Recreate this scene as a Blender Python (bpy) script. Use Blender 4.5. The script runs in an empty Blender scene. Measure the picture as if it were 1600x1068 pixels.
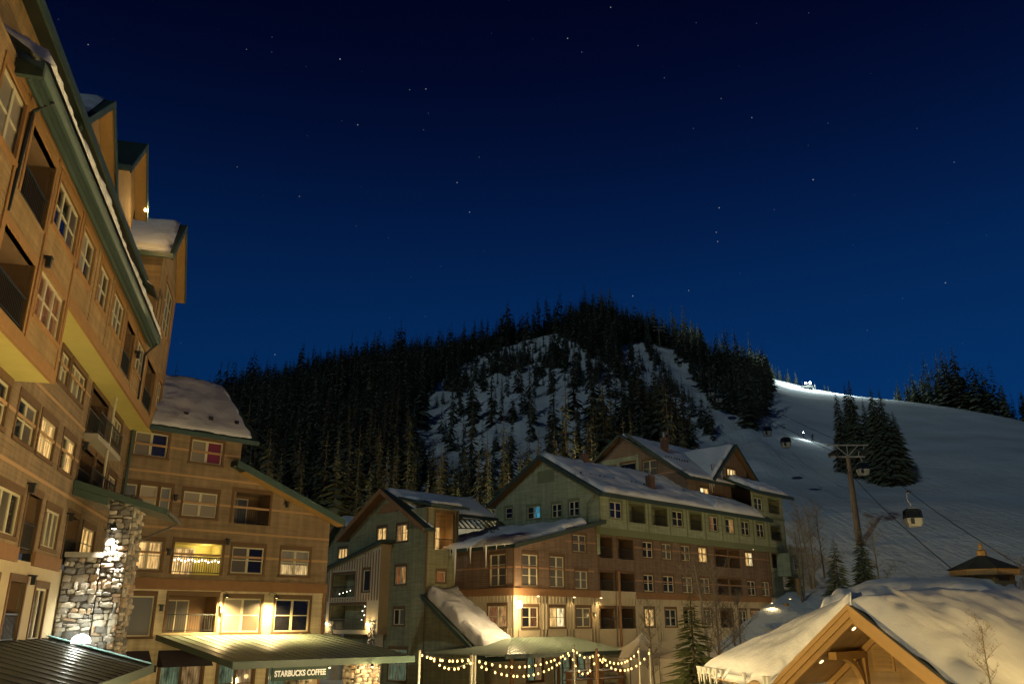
import bpy, math, random
import numpy as np
from mathutils import Vector, Matrix, noise
R = math.radians
random.seed(7)
scene = bpy.context.scene
col = scene.collection

# ------------------------------------------------------------------ camera, sky, moon, exposure
CAM_Z = 5.2
FOC, TH = 1287.0, R(18.7)                      # focal length in photo pixels (1600 wide), pitch above level
cam = bpy.data.cameras.new('camera'); cam_o = bpy.data.objects.new('camera', cam); col.objects.link(cam_o)
cam.sensor_width = 36.0; cam.lens = FOC / 1600 * 36.0; cam.clip_start = 0.1; cam.clip_end = 6000
cam_o.location = (0, 0, CAM_Z); cam_o.rotation_euler = (R(90) + TH, 0, 0)
scene.camera = cam_o

world = bpy.data.worlds.new('World'); scene.world = world; world.use_nodes = True
def build_world():
    nt = world.node_tree; N = nt.nodes; L = nt.links; N.clear()
    out = N.new('ShaderNodeOutputWorld'); bg = N.new('ShaderNodeBackground'); L.new(bg.outputs[0], out.inputs[0])
    tc = N.new('ShaderNodeTexCoord'); nrm = N.new('ShaderNodeVectorMath'); nrm.operation = 'NORMALIZE'
    L.new(tc.outputs['Generated'], nrm.inputs[0])
    sx = N.new('ShaderNodeSeparateXYZ'); L.new(nrm.outputs[0], sx.inputs[0])
    ramp = N.new('ShaderNodeValToRGB'); e = ramp.color_ramp.elements
    ramp.color_ramp.interpolation = 'B_SPLINE'
    pts = [(0.0, (.0014, .030, .125)), (.22, (.0012, .026, .108)), (.36, (.0010, .0165, .078)), (.48, (.0007, .0064, .040)), (.58, (.0005, .0026, .020)), (.68, (.0004, .0010, .011)), (1.0, (.0003, .0006, .006))]
    e[0].position = pts[0][0]; e[0].color = (*pts[0][1], 1); e[1].position = 1.0; e[1].color = (*pts[-1][1], 1)
    for p, c in pts[1:-1]:
        n = e.new(p); n.color = (*c, 1)
    L.new(sx.outputs['Z'], ramp.inputs[0])
    # the last twilight lies over the mountain to the right
    dt = N.new('ShaderNodeVectorMath'); dt.operation = 'DOT_PRODUCT'; dt.inputs[1].default_value = (.62, .78, .05)
    L.new(nrm.outputs[0], dt.inputs[0])
    mr = N.new('ShaderNodeMapRange'); mr.inputs['From Min'].default_value = -1; mr.inputs['From Max'].default_value = 1
    mr.inputs['To Min'].default_value = .25; mr.inputs['To Max'].default_value = 1.2; L.new(dt.outputs['Value'], mr.inputs['Value'])
    mul = N.new('ShaderNodeMix'); mul.data_type = 'RGBA'; mul.blend_type = 'MULTIPLY'; mul.inputs[0].default_value = 1
    L.new(ramp.outputs[0], mul.inputs[6]); L.new(mr.outputs[0], mul.inputs[7])
    # stars
    vo = N.new('ShaderNodeTexVoronoi'); vo.inputs['Scale'].default_value = 62; L.new(nrm.outputs[0], vo.inputs['Vector'])
    lt = N.new('ShaderNodeMapRange'); lt.inputs['From Min'].default_value = .050; lt.inputs['From Max'].default_value = .018
    L.new(vo.outputs['Distance'], lt.inputs['Value'])
    sc = N.new('ShaderNodeSeparateColor'); L.new(vo.outputs['Color'], sc.inputs[0])
    mg = N.new('ShaderNodeMapRange'); mg.inputs['From Min'].default_value = .15; mg.inputs['From Max'].default_value = 1.0
    L.new(sc.outputs[0], mg.inputs['Value'])
    pw = N.new('ShaderNodeMath'); pw.operation = 'POWER'; pw.inputs[1].default_value = 3.0; L.new(mg.outputs[0], pw.inputs[0])
    m2 = N.new('ShaderNodeMath'); m2.operation = 'MULTIPLY'; L.new(lt.outputs[0], m2.inputs[0]); L.new(pw.outputs[0], m2.inputs[1])
    m3 = N.new('ShaderNodeMath'); m3.operation = 'MULTIPLY'; m3.inputs[1].default_value = .5; L.new(m2.outputs[0], m3.inputs[0])
    cm = N.new('ShaderNodeCombineColor'); L.new(m3.outputs[0], cm.inputs[0]); L.new(m3.outputs[0], cm.inputs[1]); L.new(m3.outputs[0], cm.inputs[2])
    ad = N.new('ShaderNodeMix'); ad.data_type = 'RGBA'; ad.blend_type = 'ADD'; ad.inputs[0].default_value = 1
    L.new(mul.outputs[2], ad.inputs[6]); L.new(cm.outputs[0], ad.inputs[7])
    L.new(ad.outputs[2], bg.inputs['Color']); bg.inputs['Strength'].default_value = 1.0
build_world()
moon = bpy.data.lights.new('moon', 'SUN'); moon.energy = .30; moon.angle = R(.5); moon.color = (.72, .93, .95)
moon_o = bpy.data.objects.new('moon', moon); col.objects.link(moon_o)
moon_o.rotation_euler = Vector((.52, .74, -.37)).to_track_quat('-Z', 'Y').to_euler()
scene.view_settings.view_transform = 'Standard'; scene.view_settings.look = 'None'
scene.view_settings.exposure = 0; scene.view_settings.gamma = 1
scene.cycles.use_denoising = True
scene.cycles.max_bounces = 5; scene.cycles.diffuse_bounces = 3; scene.cycles.glossy_bounces = 2
scene.cycles.sample_clamp_indirect = 3.0
scene.cycles.use_light_tree = True

# ------------------------------------------------------------------ measuring: photo pixel -> world
FW = np.array([0, math.cos(TH), math.sin(TH)]); UP = np.array([0, -math.sin(TH), math.cos(TH)])
def ray(u, v): return np.array([(u - 800) / FOC, 0, 0]) - UP * (v - 534) / FOC + FW
def at_dist(u, v, d):
    r = ray(u, v); t = d / math.hypot(r[0], r[1]); return Vector((r[0] * t, r[1] * t, r[2] * t + CAM_Z))
def to_px(x, y, z):
    p = np.array([x, y, z - CAM_Z], float); d = p @ FW
    return 800 + FOC * p[0] / d, 534 - FOC * (p @ UP) / d

# ------------------------------------------------------------------ materials
MAT = {}
def mat(name, color, rough=.8, bump=None, var=0.0, var_scale=2.0, spec=.3, metal=0.0, emit=None, estr=0.0, coat=0.0, kind=None, subsurf=0.0):
    m = bpy.data.materials.new(name); m.use_nodes = True; nt = m.node_tree; N = nt.nodes; L = nt.links
    b = N['Principled BSDF']; b.inputs['Roughness'].default_value = rough; b.inputs['Metallic'].default_value = metal
    b.inputs['Specular IOR Level'].default_value = spec; b.inputs['Coat Weight'].default_value = coat
    b.inputs['Base Color'].default_value = (*color, 1)
    tc = N.new('ShaderNodeTexCoord'); co = tc.outputs['Object']
    oi = N.new('ShaderNodeObjectInfo')
    if var:
        n = N.new('ShaderNodeTexNoise'); n.inputs['Scale'].default_value = var_scale; n.inputs['Detail'].default_value = 6; L.new(co, n.inputs['Vector'])
        n2 = N.new('ShaderNodeTexNoise'); n2.inputs['Scale'].default_value = var_scale * .13; n2.inputs['Detail'].default_value = 3; L.new(co, n2.inputs['Vector'])
        a = N.new('ShaderNodeMath'); a.operation = 'ADD'; L.new(n.outputs[0], a.inputs[0]); L.new(n2.outputs[0], a.inputs[1])
        a2 = N.new('ShaderNodeMath'); a2.operation = 'ADD'; L.new(a.outputs[0], a2.inputs[0])
        rr = N.new('ShaderNodeMath'); rr.operation = 'MULTIPLY'; rr.inputs[1].default_value = .25; L.new(oi.outputs['Random'], rr.inputs[0]); L.new(rr.outputs[0], a2.inputs[1])
        mr = N.new('ShaderNodeMapRange'); mr.inputs['From Min'].default_value = .6; mr.inputs['From Max'].default_value = 1.6
        mr.inputs['To Min'].default_value = 1 - var; mr.inputs['To Max'].default_value = 1 + var; L.new(a2.outputs[0], mr.inputs['Value'])
        mx = N.new('ShaderNodeVectorMath'); mx.operation = 'SCALE'; mx.inputs[0].default_value = color; L.new(mr.outputs[0], mx.inputs['Scale'])
        L.new(mx.outputs[0], b.inputs['Base Color'])
    h = None
    if kind == 'siding':        # horizontal lap boards
        w = N.new('ShaderNodeTexWave'); w.wave_type = 'BANDS'; w.bands_direction = 'Z'; w.wave_profile = 'SAW'
        w.inputs['Scale'].default_value = bump[1]; w.inputs['Distortion'].default_value = 0; L.new(co, w.inputs['Vector']); h = w.outputs['Fac']
        mp = N.new('ShaderNodeMapping'); mp.inputs['Scale'].default_value = (2.6, 2.6, .22); L.new(co, mp.inputs[0])       # rain streaks
        sn = N.new('ShaderNodeTexNoise'); sn.inputs['Scale'].default_value = 1.0; sn.inputs['Detail'].default_value = 5; L.new(mp.outputs[0], sn.inputs['Vector'])
        mb_ = N.new('ShaderNodeMapping'); mb_.inputs['Scale'].default_value = (.5, .5, 5.2); L.new(co, mb_.inputs[0])        # boards differ a little
        bn = N.new('ShaderNodeTexNoise'); bn.inputs['Scale'].default_value = 1.0; bn.inputs['Detail'].default_value = 1; L.new(mb_.outputs[0], bn.inputs['Vector'])
        r1 = N.new('ShaderNodeMapRange'); r1.inputs['From Min'].default_value = .3; r1.inputs['From Max'].default_value = .7; r1.inputs['To Min'].default_value = .78; r1.inputs['To Max'].default_value = 1.15; L.new(sn.outputs[0], r1.inputs['Value'])
        r2 = N.new('ShaderNodeMapRange'); r2.inputs['From Min'].default_value = .3; r2.inputs['From Max'].default_value = .7; r2.inputs['To Min'].default_value = .86; r2.inputs['To Max'].default_value = 1.12; L.new(bn.outputs[0], r2.inputs['Value'])
        mm = N.new('ShaderNodeMath'); mm.operation = 'MULTIPLY'; L.new(r1.outputs[0], mm.inputs[0]); L.new(r2.outputs[0], mm.inputs[1])
        sc_ = N.new('ShaderNodeVectorMath'); sc_.operation = 'SCALE'; L.new(mx.outputs[0], sc_.inputs[0]); L.new(mm.outputs[0], sc_.inputs['Scale']); L.new(sc_.outputs[0], b.inputs['Base Color'])
    elif kind == 'noise':
        w = N.new('ShaderNodeTexNoise'); w.inputs['Scale'].default_value = bump[1]; w.inputs['Detail'].default_value = 8; L.new(co, w.inputs['Vector']); h = w.outputs[0]
    if h is not None:
        bp = N.new('ShaderNodeBump'); bp.inputs['Strength'].default_value = bump[0]; bp.inputs['Distance'].default_value = bump[2] if len(bump) > 2 else .03
        L.new(h, bp.inputs['Height']); L.new(bp.outputs[0], b.inputs['Normal'])
    if emit:
        b.inputs['Emission Color'].default_value = (*emit, 1); b.inputs['Emission Strength'].default_value = estr
    MAT[name] = m; return m

mat('brown', (.24, .17, .10), .85, (.9, 1.9, .03), .16, 3, kind='siding')
mat('redbrown', (.178, .122, .086), .85, (.9, 1.9, .03), .16, 3, kind='siding')
mat('ochre', (.33, .22, .105), .85, (.9, 1.9, .03), .14, 3, kind='siding')
mat('green', (.27, .30, .195), .85, (.7, 1.8, .025), .14, 3, kind='siding')
mat('dgreen', (.225, .22, .125), .85, (.7, 1.8, .025), .14, 3, kind='siding')
mat('cream', (.62, .52, .33), .8, (1.0, 1.05, .05), .10, 3, kind='siding')
mat('bcream', (.50, .42, .28), .8, (.15, 30), .12, 3, kind='noise')
mat('soffit', (.55, .48, .15), .8, (.1, 6), .12, 1.5, kind='noise')
mat('band', (.42, .26, .13), .8, None, .10, 3)
mat('trim', (.13, .075, .035), .7, (.15, 20), .2, 4, kind='noise')
mat('trimg', (.15, .17, .09), .7, None, .15, 4)
mat('beam', (.24, .125, .055), .7, (.15, 14), .2, 4, kind='noise')
mat('sash', (.55, .50, .34), .5, None, .08, 4)
mat('roof', (.035, .055, .045), .55, (.2, 9), .25, 3, kind='noise')
mat('gutter', (.05, .085, .07), .4, None, .15, 3, spec=.5)
mat('seam_metal', (.34, .42, .33), .38, (.05, 4), .15, 1, spec=.6, metal=.15, kind='noise')
mat('dark_metal_roof', (.06, .075, .075), .38, (.05, 4), .2, 1, spec=.6, metal=.3, kind='noise')
mat('teal', (.16, .32, .33), .4, None, .1, 2)
mat('metal', (.16, .16, .16), .45, None, .15, 3, metal=.7)
mat('darkmetal', (.03, .035, .035), .5, None, .2, 3, metal=.3)
mat('timber', (.36, .215, .075), .6, (.2, 9, .01), .18, 5, kind='noise')
mat('timber_wall', (.30, .195, .09), .7, (.8, 2.6, .02), .14, 4, kind='siding')
mat('mortar', (.10, .09, .075), .95, (.4, 12), .3, 6, kind='noise')
mat('brick', (.13, .075, .055), .9, (.8, 3.1, .02), .2, 6, kind='siding')
mat('concrete', (.36, .33, .27), .9, (.2, 12), .15, 4, kind='noise')
mat('interior', (.16, .10, .055), .9, None, .15, 2)
mat('cabin_dark', (.012, .014, .016), .12, None, 0, spec=.5)
mat('cabin_pale', (.36, .34, .26), .4, None, .06, 3)
mat('rustpole', (.15, .11, .075), .6, (.1, 3), .25, 2, kind='noise', metal=.2)
mat('bark', (.07, .05, .035), .95, (.6, 20), .25, 5, kind='noise')
mat('aspenbark', (.21, .175, .125), .9, (.4, 14), .3, 6, kind='noise')
mat('canvas', (.70, .62, .48), .8, None, .06, 2)
mat('fabric_dark', (.05, .04, .05), .9, None, .2, 3)
mat('ice', (.75, .72, .62), .12, None, 0, spec=.5)
mat('ochre_beam', (.34, .185, .07), .75, (.15, 14), .18, 4, kind='noise')
mat('cream2', (.47, .385, .24), .8, (.1, 12), .12, 3, kind='noise')
mat('boards', (.42, .28, .12), .8, (.9, 2.2, .06), .2, 3, kind='noise')
mat('signgreen', (.012, .04, .025), .5); mat('signwhite', (.75, .75, .68), .5, emit=(1, .92, .75), estr=.22)
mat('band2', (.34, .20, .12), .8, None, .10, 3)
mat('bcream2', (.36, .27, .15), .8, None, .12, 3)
mat('polemetal', (.42, .40, .33), .4, None, .1, 3, metal=.4); mat('shingle', (.045, .05, .045), .9, (.9, 1.6, .03), .3, 5, kind='siding')
mat('skijacket', (.03, .03, .05), .9)
mat('catred', (.10, .09, .08), .5)
for i, c in enumerate(((.34, .31, .26), (.24, .22, .19), (.46, .42, .35), (.17, .16, .15), (.36, .27, .19))):
    mat('stone%d' % i, c, .9, (.6, 9, .02), .28, 6, kind='noise')
for i, c in enumerate(((.105, .120, .075), (.115, .122, .085), (.095, .112, .070), (.12, .14, .055))):
    mat('needles%d' % i, c, .9, None, .35, .7)

def lamp_mat(name, color, strength):
    m = bpy.data.materials.new(name); m.use_nodes = True; N = m.node_tree.nodes; b = N['Principled BSDF']
    b.inputs['Base Color'].default_value = (.6, .5, .4, 1); b.inputs['Emission Color'].default_value = (*color, 1); b.inputs['Emission Strength'].default_value = strength
    MAT[name] = m
WARM = (1.0, .62, .22)
lamp_mat('bulb', (1, .60, .17), 4.2)
lamp_mat('lamp_hot', (1, .78, .45), 110)
lamp_mat('lamp_warm', (1, .70, .32), 7)
lamp_mat('lamp_dim', (1, .72, .36), 3)
lamp_mat('lamp_white', (1, .92, .72), 25)
lamp_mat('lamp_cool', (.80, 1, .98), 220)
lamp_mat('lamp_globe', (1, .93, .78), 5)
lamp_mat('tiny_white', (1, .95, .8), 12)
lamp_mat('tiny_purple', (.45, .25, 1), 3)
lamp_mat('shop_light', (.85, 1, .75), .55)
lamp_mat('shop_warm', (1, .72, .35), .55)

def pane_mat(name, color, strength, blind=None, seed=0.0, cut=None):
    """window glass with what is seen behind it: a drawn blind or dark room, or a lit room with curtains"""
    m = bpy.data.materials.new(name); m.use_nodes = True; nt = m.node_tree; N = nt.nodes; L = nt.links; b = N['Principled BSDF']
    b.inputs['Roughness'].default_value = .35 if blind else .04; b.inputs['Specular IOR Level'].default_value = .5
    b.inputs['Coat Weight'].default_value = .45; b.inputs['Coat Roughness'].default_value = .03
    tc = N.new('ShaderNodeTexCoord'); oi = N.new('ShaderNodeObjectInfo')
    base = blind or (.012, .012, .013)
    b.inputs['Base Color'].default_value = (*base, 1)
    if blind:                                    # every blind has its own shade and sits a little differently
        vr = N.new('ShaderNodeMapRange'); vr.inputs['To Min'].default_value = .45; vr.inputs['To Max'].default_value = 1.25; L.new(oi.outputs['Random'], vr.inputs['Value'])
        vs = N.new('ShaderNodeVectorMath'); vs.operation = 'SCALE'; vs.inputs[0].default_value = base; L.new(vr.outputs[0], vs.inputs['Scale']); L.new(vs.outputs[0], b.inputs['Base Color'])
    if strength:
        n = N.new('ShaderNodeTexNoise'); n.noise_dimensions = '4D'; n.inputs['Scale'].default_value = 2.6; n.inputs['Detail'].default_value = 3
        mp = N.new('ShaderNodeMapping'); mp.inputs['Scale'].default_value = (2.2, 1, .55); L.new(tc.outputs['Object'], mp.inputs[0]); L.new(mp.outputs[0], n.inputs['Vector'])
        ml = N.new('ShaderNodeMath'); ml.operation = 'MULTIPLY'; ml.inputs[1].default_value = 40; L.new(oi.outputs['Random'], ml.inputs[0]); L.new(ml.outputs[0], n.inputs['W'])
        wv = N.new('ShaderNodeTexWave'); wv.bands_direction = 'X'; wv.inputs['Scale'].default_value = 2.3; wv.inputs['Distortion'].default_value = 1.2; L.new(tc.outputs['Object'], wv.inputs['Vector'])
        cr = N.new('ShaderNodeMapRange'); cr.inputs['From Min'].default_value = .34; cr.inputs['From Max'].default_value = .66; cr.inputs['To Min'].default_value = .22; cr.inputs['To Max'].default_value = 1.25; L.new(n.outputs[0], cr.inputs['Value'])
        c2 = N.new('ShaderNodeMapRange'); c2.inputs['To Min'].default_value = .7; c2.inputs['To Max'].default_value = 1.1; L.new(wv.outputs[0], c2.inputs['Value'])
        mm = N.new('ShaderNodeMath'); mm.operation = 'MULTIPLY'; L.new(cr.outputs[0], mm.inputs[0]); L.new(c2.outputs[0], mm.inputs[1])
        sx = N.new('ShaderNodeSeparateXYZ'); L.new(tc.outputs['Object'], sx.inputs[0])
        last = mm.outputs[0]
        if cut is not None:      # blind half drawn: bright below the cut, dim above it
            st = N.new('ShaderNodeMapRange'); st.inputs['From Min'].default_value = cut - .02; st.inputs['From Max'].default_value = cut + .02; st.inputs['To Min'].default_value = 1; st.inputs['To Max'].default_value = .10
            L.new(sx.outputs['Z'], st.inputs['Value'])
            m4 = N.new('ShaderNodeMath'); m4.operation = 'MULTIPLY'; L.new(last, m4.inputs[0]); L.new(st.outputs[0], m4.inputs[1]); last = m4.outputs[0]
        m3 = N.new('ShaderNodeMath'); m3.operation = 'MULTIPLY'; m3.inputs[1].default_value = strength; L.new(last, m3.inputs[0])
        b.inputs['Emission Color'].default_value = (*color, 1); L.new(m3.outputs[0], b.inputs['Emission Strength'])
    elif blind:
        wv = N.new('ShaderNodeTexWave'); wv.bands_direction = 'Z'; wv.inputs['Scale'].default_value = 7; L.new(tc.outputs['Object'], wv.inputs['Vector'])
        bp = N.new('ShaderNodeBump'); bp.inputs['Strength'].default_value = .3; L.new(wv.outputs[0], bp.inputs['Height']); L.new(bp.outputs[0], b.inputs['Normal'])
    MAT[name] = m
pane_mat('dark', None, 0)
pane_mat('blind', None, 0, (.30, .26, .19))
pane_mat('blindgrey', None, 0, (.16, .16, .15))
pane_mat('blinddim', None, 0, (.10, .085, .06))
pane_mat('magenta', None, 0, (.17, .025, .045))
pane_mat('navy', None, 0, (.015, .018, .07))
pane_mat('lit', (1, .60, .20), 1.15)
pane_mat('litsoft', (1, .50, .16), .45)
pane_mat('litdim', (1, .36, .11), .20)
pane_mat('litwhite', (1, .80, .42), 1.5)
pane_mat('litcyan', (.10, .50, .75), .45)
pane_mat('littv', (.45, .35, 1.0), .12)
pane_mat('half', (1, .66, .26), .75, (.17, .17, .15), cut=-.12)
pane_mat('shop', (.62, .85, .50), .16)
pane_mat('shopwarm', (1, .62, .26), .22)

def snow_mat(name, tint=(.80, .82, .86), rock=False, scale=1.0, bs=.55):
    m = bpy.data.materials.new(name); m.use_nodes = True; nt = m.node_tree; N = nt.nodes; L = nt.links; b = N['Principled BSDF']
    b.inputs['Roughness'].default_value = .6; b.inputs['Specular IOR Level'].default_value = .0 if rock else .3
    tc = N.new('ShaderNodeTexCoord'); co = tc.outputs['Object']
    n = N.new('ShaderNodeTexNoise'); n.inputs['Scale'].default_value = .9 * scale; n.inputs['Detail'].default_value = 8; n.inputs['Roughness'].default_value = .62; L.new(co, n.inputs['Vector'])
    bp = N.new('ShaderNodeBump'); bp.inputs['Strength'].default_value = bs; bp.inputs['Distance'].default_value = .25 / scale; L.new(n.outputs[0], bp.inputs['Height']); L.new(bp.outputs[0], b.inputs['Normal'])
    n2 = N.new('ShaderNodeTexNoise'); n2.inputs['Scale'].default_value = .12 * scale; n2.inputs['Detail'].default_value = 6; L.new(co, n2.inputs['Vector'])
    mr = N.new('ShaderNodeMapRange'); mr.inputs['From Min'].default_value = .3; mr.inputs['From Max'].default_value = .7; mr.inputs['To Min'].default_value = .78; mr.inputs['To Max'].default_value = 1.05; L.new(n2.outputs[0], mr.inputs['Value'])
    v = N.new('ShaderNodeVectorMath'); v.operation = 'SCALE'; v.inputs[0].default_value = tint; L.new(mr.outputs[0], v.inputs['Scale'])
    if rock:
        ic = N.new('ShaderNodeTexNoise'); ic.inputs['Scale'].default_value = .22; ic.inputs['Detail'].default_value = 7; L.new(co, ic.inputs['Vector'])
        ir = N.new('ShaderNodeMapRange'); ir.inputs['From Min'].default_value = .45; ir.inputs['From Max'].default_value = .65; ir.inputs['To Min'].default_value = .62; ir.inputs['To Max'].default_value = .5; L.new(ic.outputs[0], ir.inputs['Value']); L.new(ir.outputs[0], b.inputs['Roughness'])
        mpz = N.new('ShaderNodeMapping'); mpz.inputs['Rotation'].default_value = (0, 0, R(-24)); mpz.inputs['Scale'].default_value = (1.5, .05, .05); L.new(co, mpz.inputs[0])   # groomer and ski tracks run down the slope
        tr = N.new('ShaderNodeTexNoise'); tr.inputs['Scale'].default_value = 1.0; tr.inputs['Detail'].default_value = 4; L.new(mpz.outputs[0], tr.inputs['Vector'])
        bp2 = N.new('ShaderNodeBump'); bp2.inputs['Strength'].default_value = .5; bp2.inputs['Distance'].default_value = .35; L.new(tr.outputs[0], bp2.inputs['Height']); L.new(bp.outputs[0], bp2.inputs['Normal']); L.new(bp2.outputs[0], b.inputs['Normal'])
        at = N.new('ShaderNodeAttribute'); at.attribute_name = 'rock'
        nn = N.new('ShaderNodeTexNoise'); nn.inputs['Scale'].default_value = .16; nn.inputs['Detail'].default_value = 9; nn.inputs['Roughness'].default_value = .7; L.new(co, nn.inputs['Vector'])
        ad = N.new('ShaderNodeMath'); ad.operation = 'MULTIPLY'; L.new(at.outputs['Fac'], ad.inputs[0]); L.new(nn.outputs[0], ad.inputs[1])
        st = N.new('ShaderNodeMapRange'); st.inputs['From Min'].default_value = .40; st.inputs['From Max'].default_value = .47; L.new(ad.outputs[0], st.inputs['Value'])
        mx = N.new('ShaderNodeMix'); mx.data_type = 'RGBA'; L.new(st.outputs[0], mx.inputs[0]); L.new(v.outputs[0], mx.inputs[6]); mx.inputs[7].default_value = (.11, .085, .06, 1)
        L.new(mx.outputs[2], b.inputs['Base Color'])
    else:
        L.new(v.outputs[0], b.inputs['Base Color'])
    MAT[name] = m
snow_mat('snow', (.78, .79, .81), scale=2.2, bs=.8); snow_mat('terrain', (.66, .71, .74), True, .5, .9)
snow_mat('snow_near', (.82, .81, .78), scale=3.0, bs=.35)

# ------------------------------------------------------------------ mesh helpers
class MB:
    def __init__(s): s.v = []; s.f = []
    def poly(s, pts): b = len(s.v); s.v += [tuple(p) for p in pts]; s.f.append(tuple(range(b, b + len(pts)))); return s
    def box(s, x0, x1, y0, y1, z0, z1):
        b = len(s.v); s.v += [(x0, y0, z0), (x1, y0, z0), (x1, y1, z0), (x0, y1, z0), (x0, y0, z1), (x1, y0, z1), (x1, y1, z1), (x0, y1, z1)]
        s.f += [tuple(b + i for i in q) for q in ((3, 2, 1, 0), (4, 5, 6, 7), (0, 1, 5, 4), (1, 2, 6, 5), (2, 3, 7, 6), (3, 0, 4, 7))]; return s
    def prism(s, pts, vec):
        n = len(pts); b = len(s.v); vec = Vector(vec); s.v += [tuple(p) for p in pts] + [tuple(Vector(p) + vec) for p in pts]
        s.f.append(tuple(b + i for i in range(n))[::-1]); s.f.append(tuple(b + n + i for i in range(n)))
        for i in range(n): j = (i + 1) % n; s.f.append((b + i, b + j, b + n + j, b + n + i))
        return s
    def tube(s, p0, p1, r0, r1=None, n=6, cap=True):
        r1 = r0 if r1 is None else r1; p0 = Vector(p0); p1 = Vector(p1); d = p1 - p0
        if d.length < 1e-6: return s
        q = d.to_track_quat('Z', 'Y'); b = len(s.v)
        for p, r in ((p0, r0), (p1, r1)):
            for i in range(n):
                a = 2 * math.pi * i / n; s.v.append(tuple(p + q @ Vector((r * math.cos(a), r * math.sin(a), 0))))
        for i in range(n): j = (i + 1) % n; s.f.append((b + i, b + j, b + n + j, b + n + i))
        if cap: s.f.append(tuple(b + i for i in range(n))[::-1]); s.f.append(tuple(b + n + i for i in range(n)))
        return s
    def path(s, pts, r, n=5):
        for a, b in zip(pts[:-1], pts[1:]): s.tube(a, b, r, r, n)
        return s
    def bar(s, p0, p1, w, h):
        """rectangular bar from p0 to p1, w sideways, h up"""
        p0 = Vector(p0); p1 = Vector(p1); d = (p1 - p0).normalized(); side = d.cross(Vector((0, 0, 1)))
        side = Vector((1, 0, 0)) if side.length < 1e-4 else side.normalized(); up = side.cross(d)
        q = [side * w / 2 * a + up * h / 2 * c for a, c in ((-1, -1), (1, -1), (1, 1), (-1, 1))]
        return s.prism([p0 + k for k in q], p1 - p0)
    def lathe(s, c, prof, n=10):
        b = len(s.v); c = Vector(c)
        for r, z in prof:
            for i in range(n): a = 2 * math.pi * i / n; s.v.append((c.x + r * math.cos(a), c.y + r * math.sin(a), c.z + z))
        for k in range(len(prof) - 1):
            for i in range(n): j = (i + 1) % n; s.f.append((b + k * n + i, b + k * n + j, b + (k + 1) * n + j, b + (k + 1) * n + i))
        s.f.append(tuple(b + i for i in range(n))[::-1]); s.f.append(tuple(b + (len(prof) - 1) * n + i for i in range(n))); return s
    def mesh(s, name, m, smooth=False):
        me = bpy.data.meshes.new(name); me.from_pydata(s.v, [], s.f); me.update()
        if m: me.materials.append(MAT[m])
        if smooth: me.polygons.foreach_set('use_smooth', [True] * len(me.polygons))
        return me
    def build(s, name, m, parent=None, smooth=False): return link(name, s.mesh(name, m, smooth), parent)
def link(name, data, parent=None, loc=None, rotz=0, scale=None):
    o = bpy.data.objects.new(name, data); col.objects.link(o); o.parent = parent
    if loc is not None: o.location = loc
    if rotz: o.rotation_euler = (0, 0, rotz)
    if scale is not None: o.scale = scale
    return o
def tag(o, label, cat, group=None):
    o['label'] = label; o['category'] = cat; o['kind'] = 'thing'
    if group: o['group'] = group
    return o
def thing(name, label, cat, loc=(0, 0, 0), rotz=0, group=None): return tag(link(name, None, None, loc, rotz), label, cat, group)
def copy_tree(o, parent=None):
    c = o.copy(); col.objects.link(c); c.parent = parent
    for ch in list(o.children): copy_tree(ch, c)
    return c
def point_light(parent, loc, power, color=WARM, size=.08, name='light'):
    l = bpy.data.lights.new(name, 'POINT'); l.energy = power; l.color = color; l.shadow_soft_size = size
    return link(name, l, parent, loc)
def spot_light(parent, loc, to, power, color=WARM, ang=95, blend=.6, size=.06, name='light'):
    l = bpy.data.lights.new(name, 'SPOT'); l.energy = power; l.color = color; l.spot_size = R(ang); l.spot_blend = blend; l.shadow_soft_size = size
    o = link(name, l, parent, loc); o.rotation_euler = (Vector(to) - Vector(loc)).to_track_quat('-Z', 'Y').to_euler(); return o

def snow_patch(name, parent, a, b, c, d, th, n=24, m=16, seed=0, mname='snow', amp=.5, edge=.5, sag=0.0):
    """a blanket of snow on the quad a-b (eave) d-c (ridge): thick in the middle, rounded at its rim, uneven"""
    a, b, c, d = map(Vector, (a, b, c, d)); W = ((b - a).length + (c - d).length) / 2; D = ((d - a).length + (c - b).length) / 2
    mb = MB()
    for j in range(m + 1):
        for i in range(n + 1):
            s, t = i / n, j / m; p = a.lerp(b, s).lerp(d.lerp(c, s), t)
            e = max(0, min(1, min(s * W, (1 - s) * W, t * D + .02, (1 - t) * D + edge * .6) / edge)); prof = 1 - (1 - e) ** 3
            q = Vector((s * W * .55 + seed * 7.3, t * D * .55, seed * 3.1)); nz = noise.noise(q) * .6 + noise.noise(q * 2.7) * .3 + noise.noise(q * 7.1) * .16; e = max(0, min(1, e + .30 * noise.noise(q * 3.7 + Vector((9, 2, 5))) * (1 - e))); prof = 1 - (1 - e) ** 3
            z = th * prof * (1 + amp * nz)
            if j == 0: p = p + (a - d).normalized() * (.10 + .10 * nz)
            if i in (0, n): p = p + (b - a).normalized() * (.06 * nz)
            mb.v.append((p.x, p.y, p.z + z - sag * (1 - t) ** 6))
    w = n + 1
    for j in range(m):
        for i in range(n): mb.f.append((j * w + i, j * w + i + 1, (j + 1) * w + i + 1, (j + 1) * w + i))
    # under side and rim so that it is a closed body
    base = len(mb.v); rim = [i for i in range(w)] + [j * w + n for j in range(1, m + 1)] + [m * w + i for i in range(n - 1, -1, -1)] + [j * w for j in range(m - 1, 0, -1)]
    for k in rim:
        s, t = (k % w) / n, (k // w) / m; p = a.lerp(b, s).lerp(d.lerp(c, s), t); mb.v.append((p.x, p.y, p.z + .005))
    for k in range(len(rim)): k2 = (k + 1) % len(rim); mb.f.append((rim[k], base + k, base + k2, rim[k2]))
    return mb.build(name, mname, parent, True)

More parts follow.
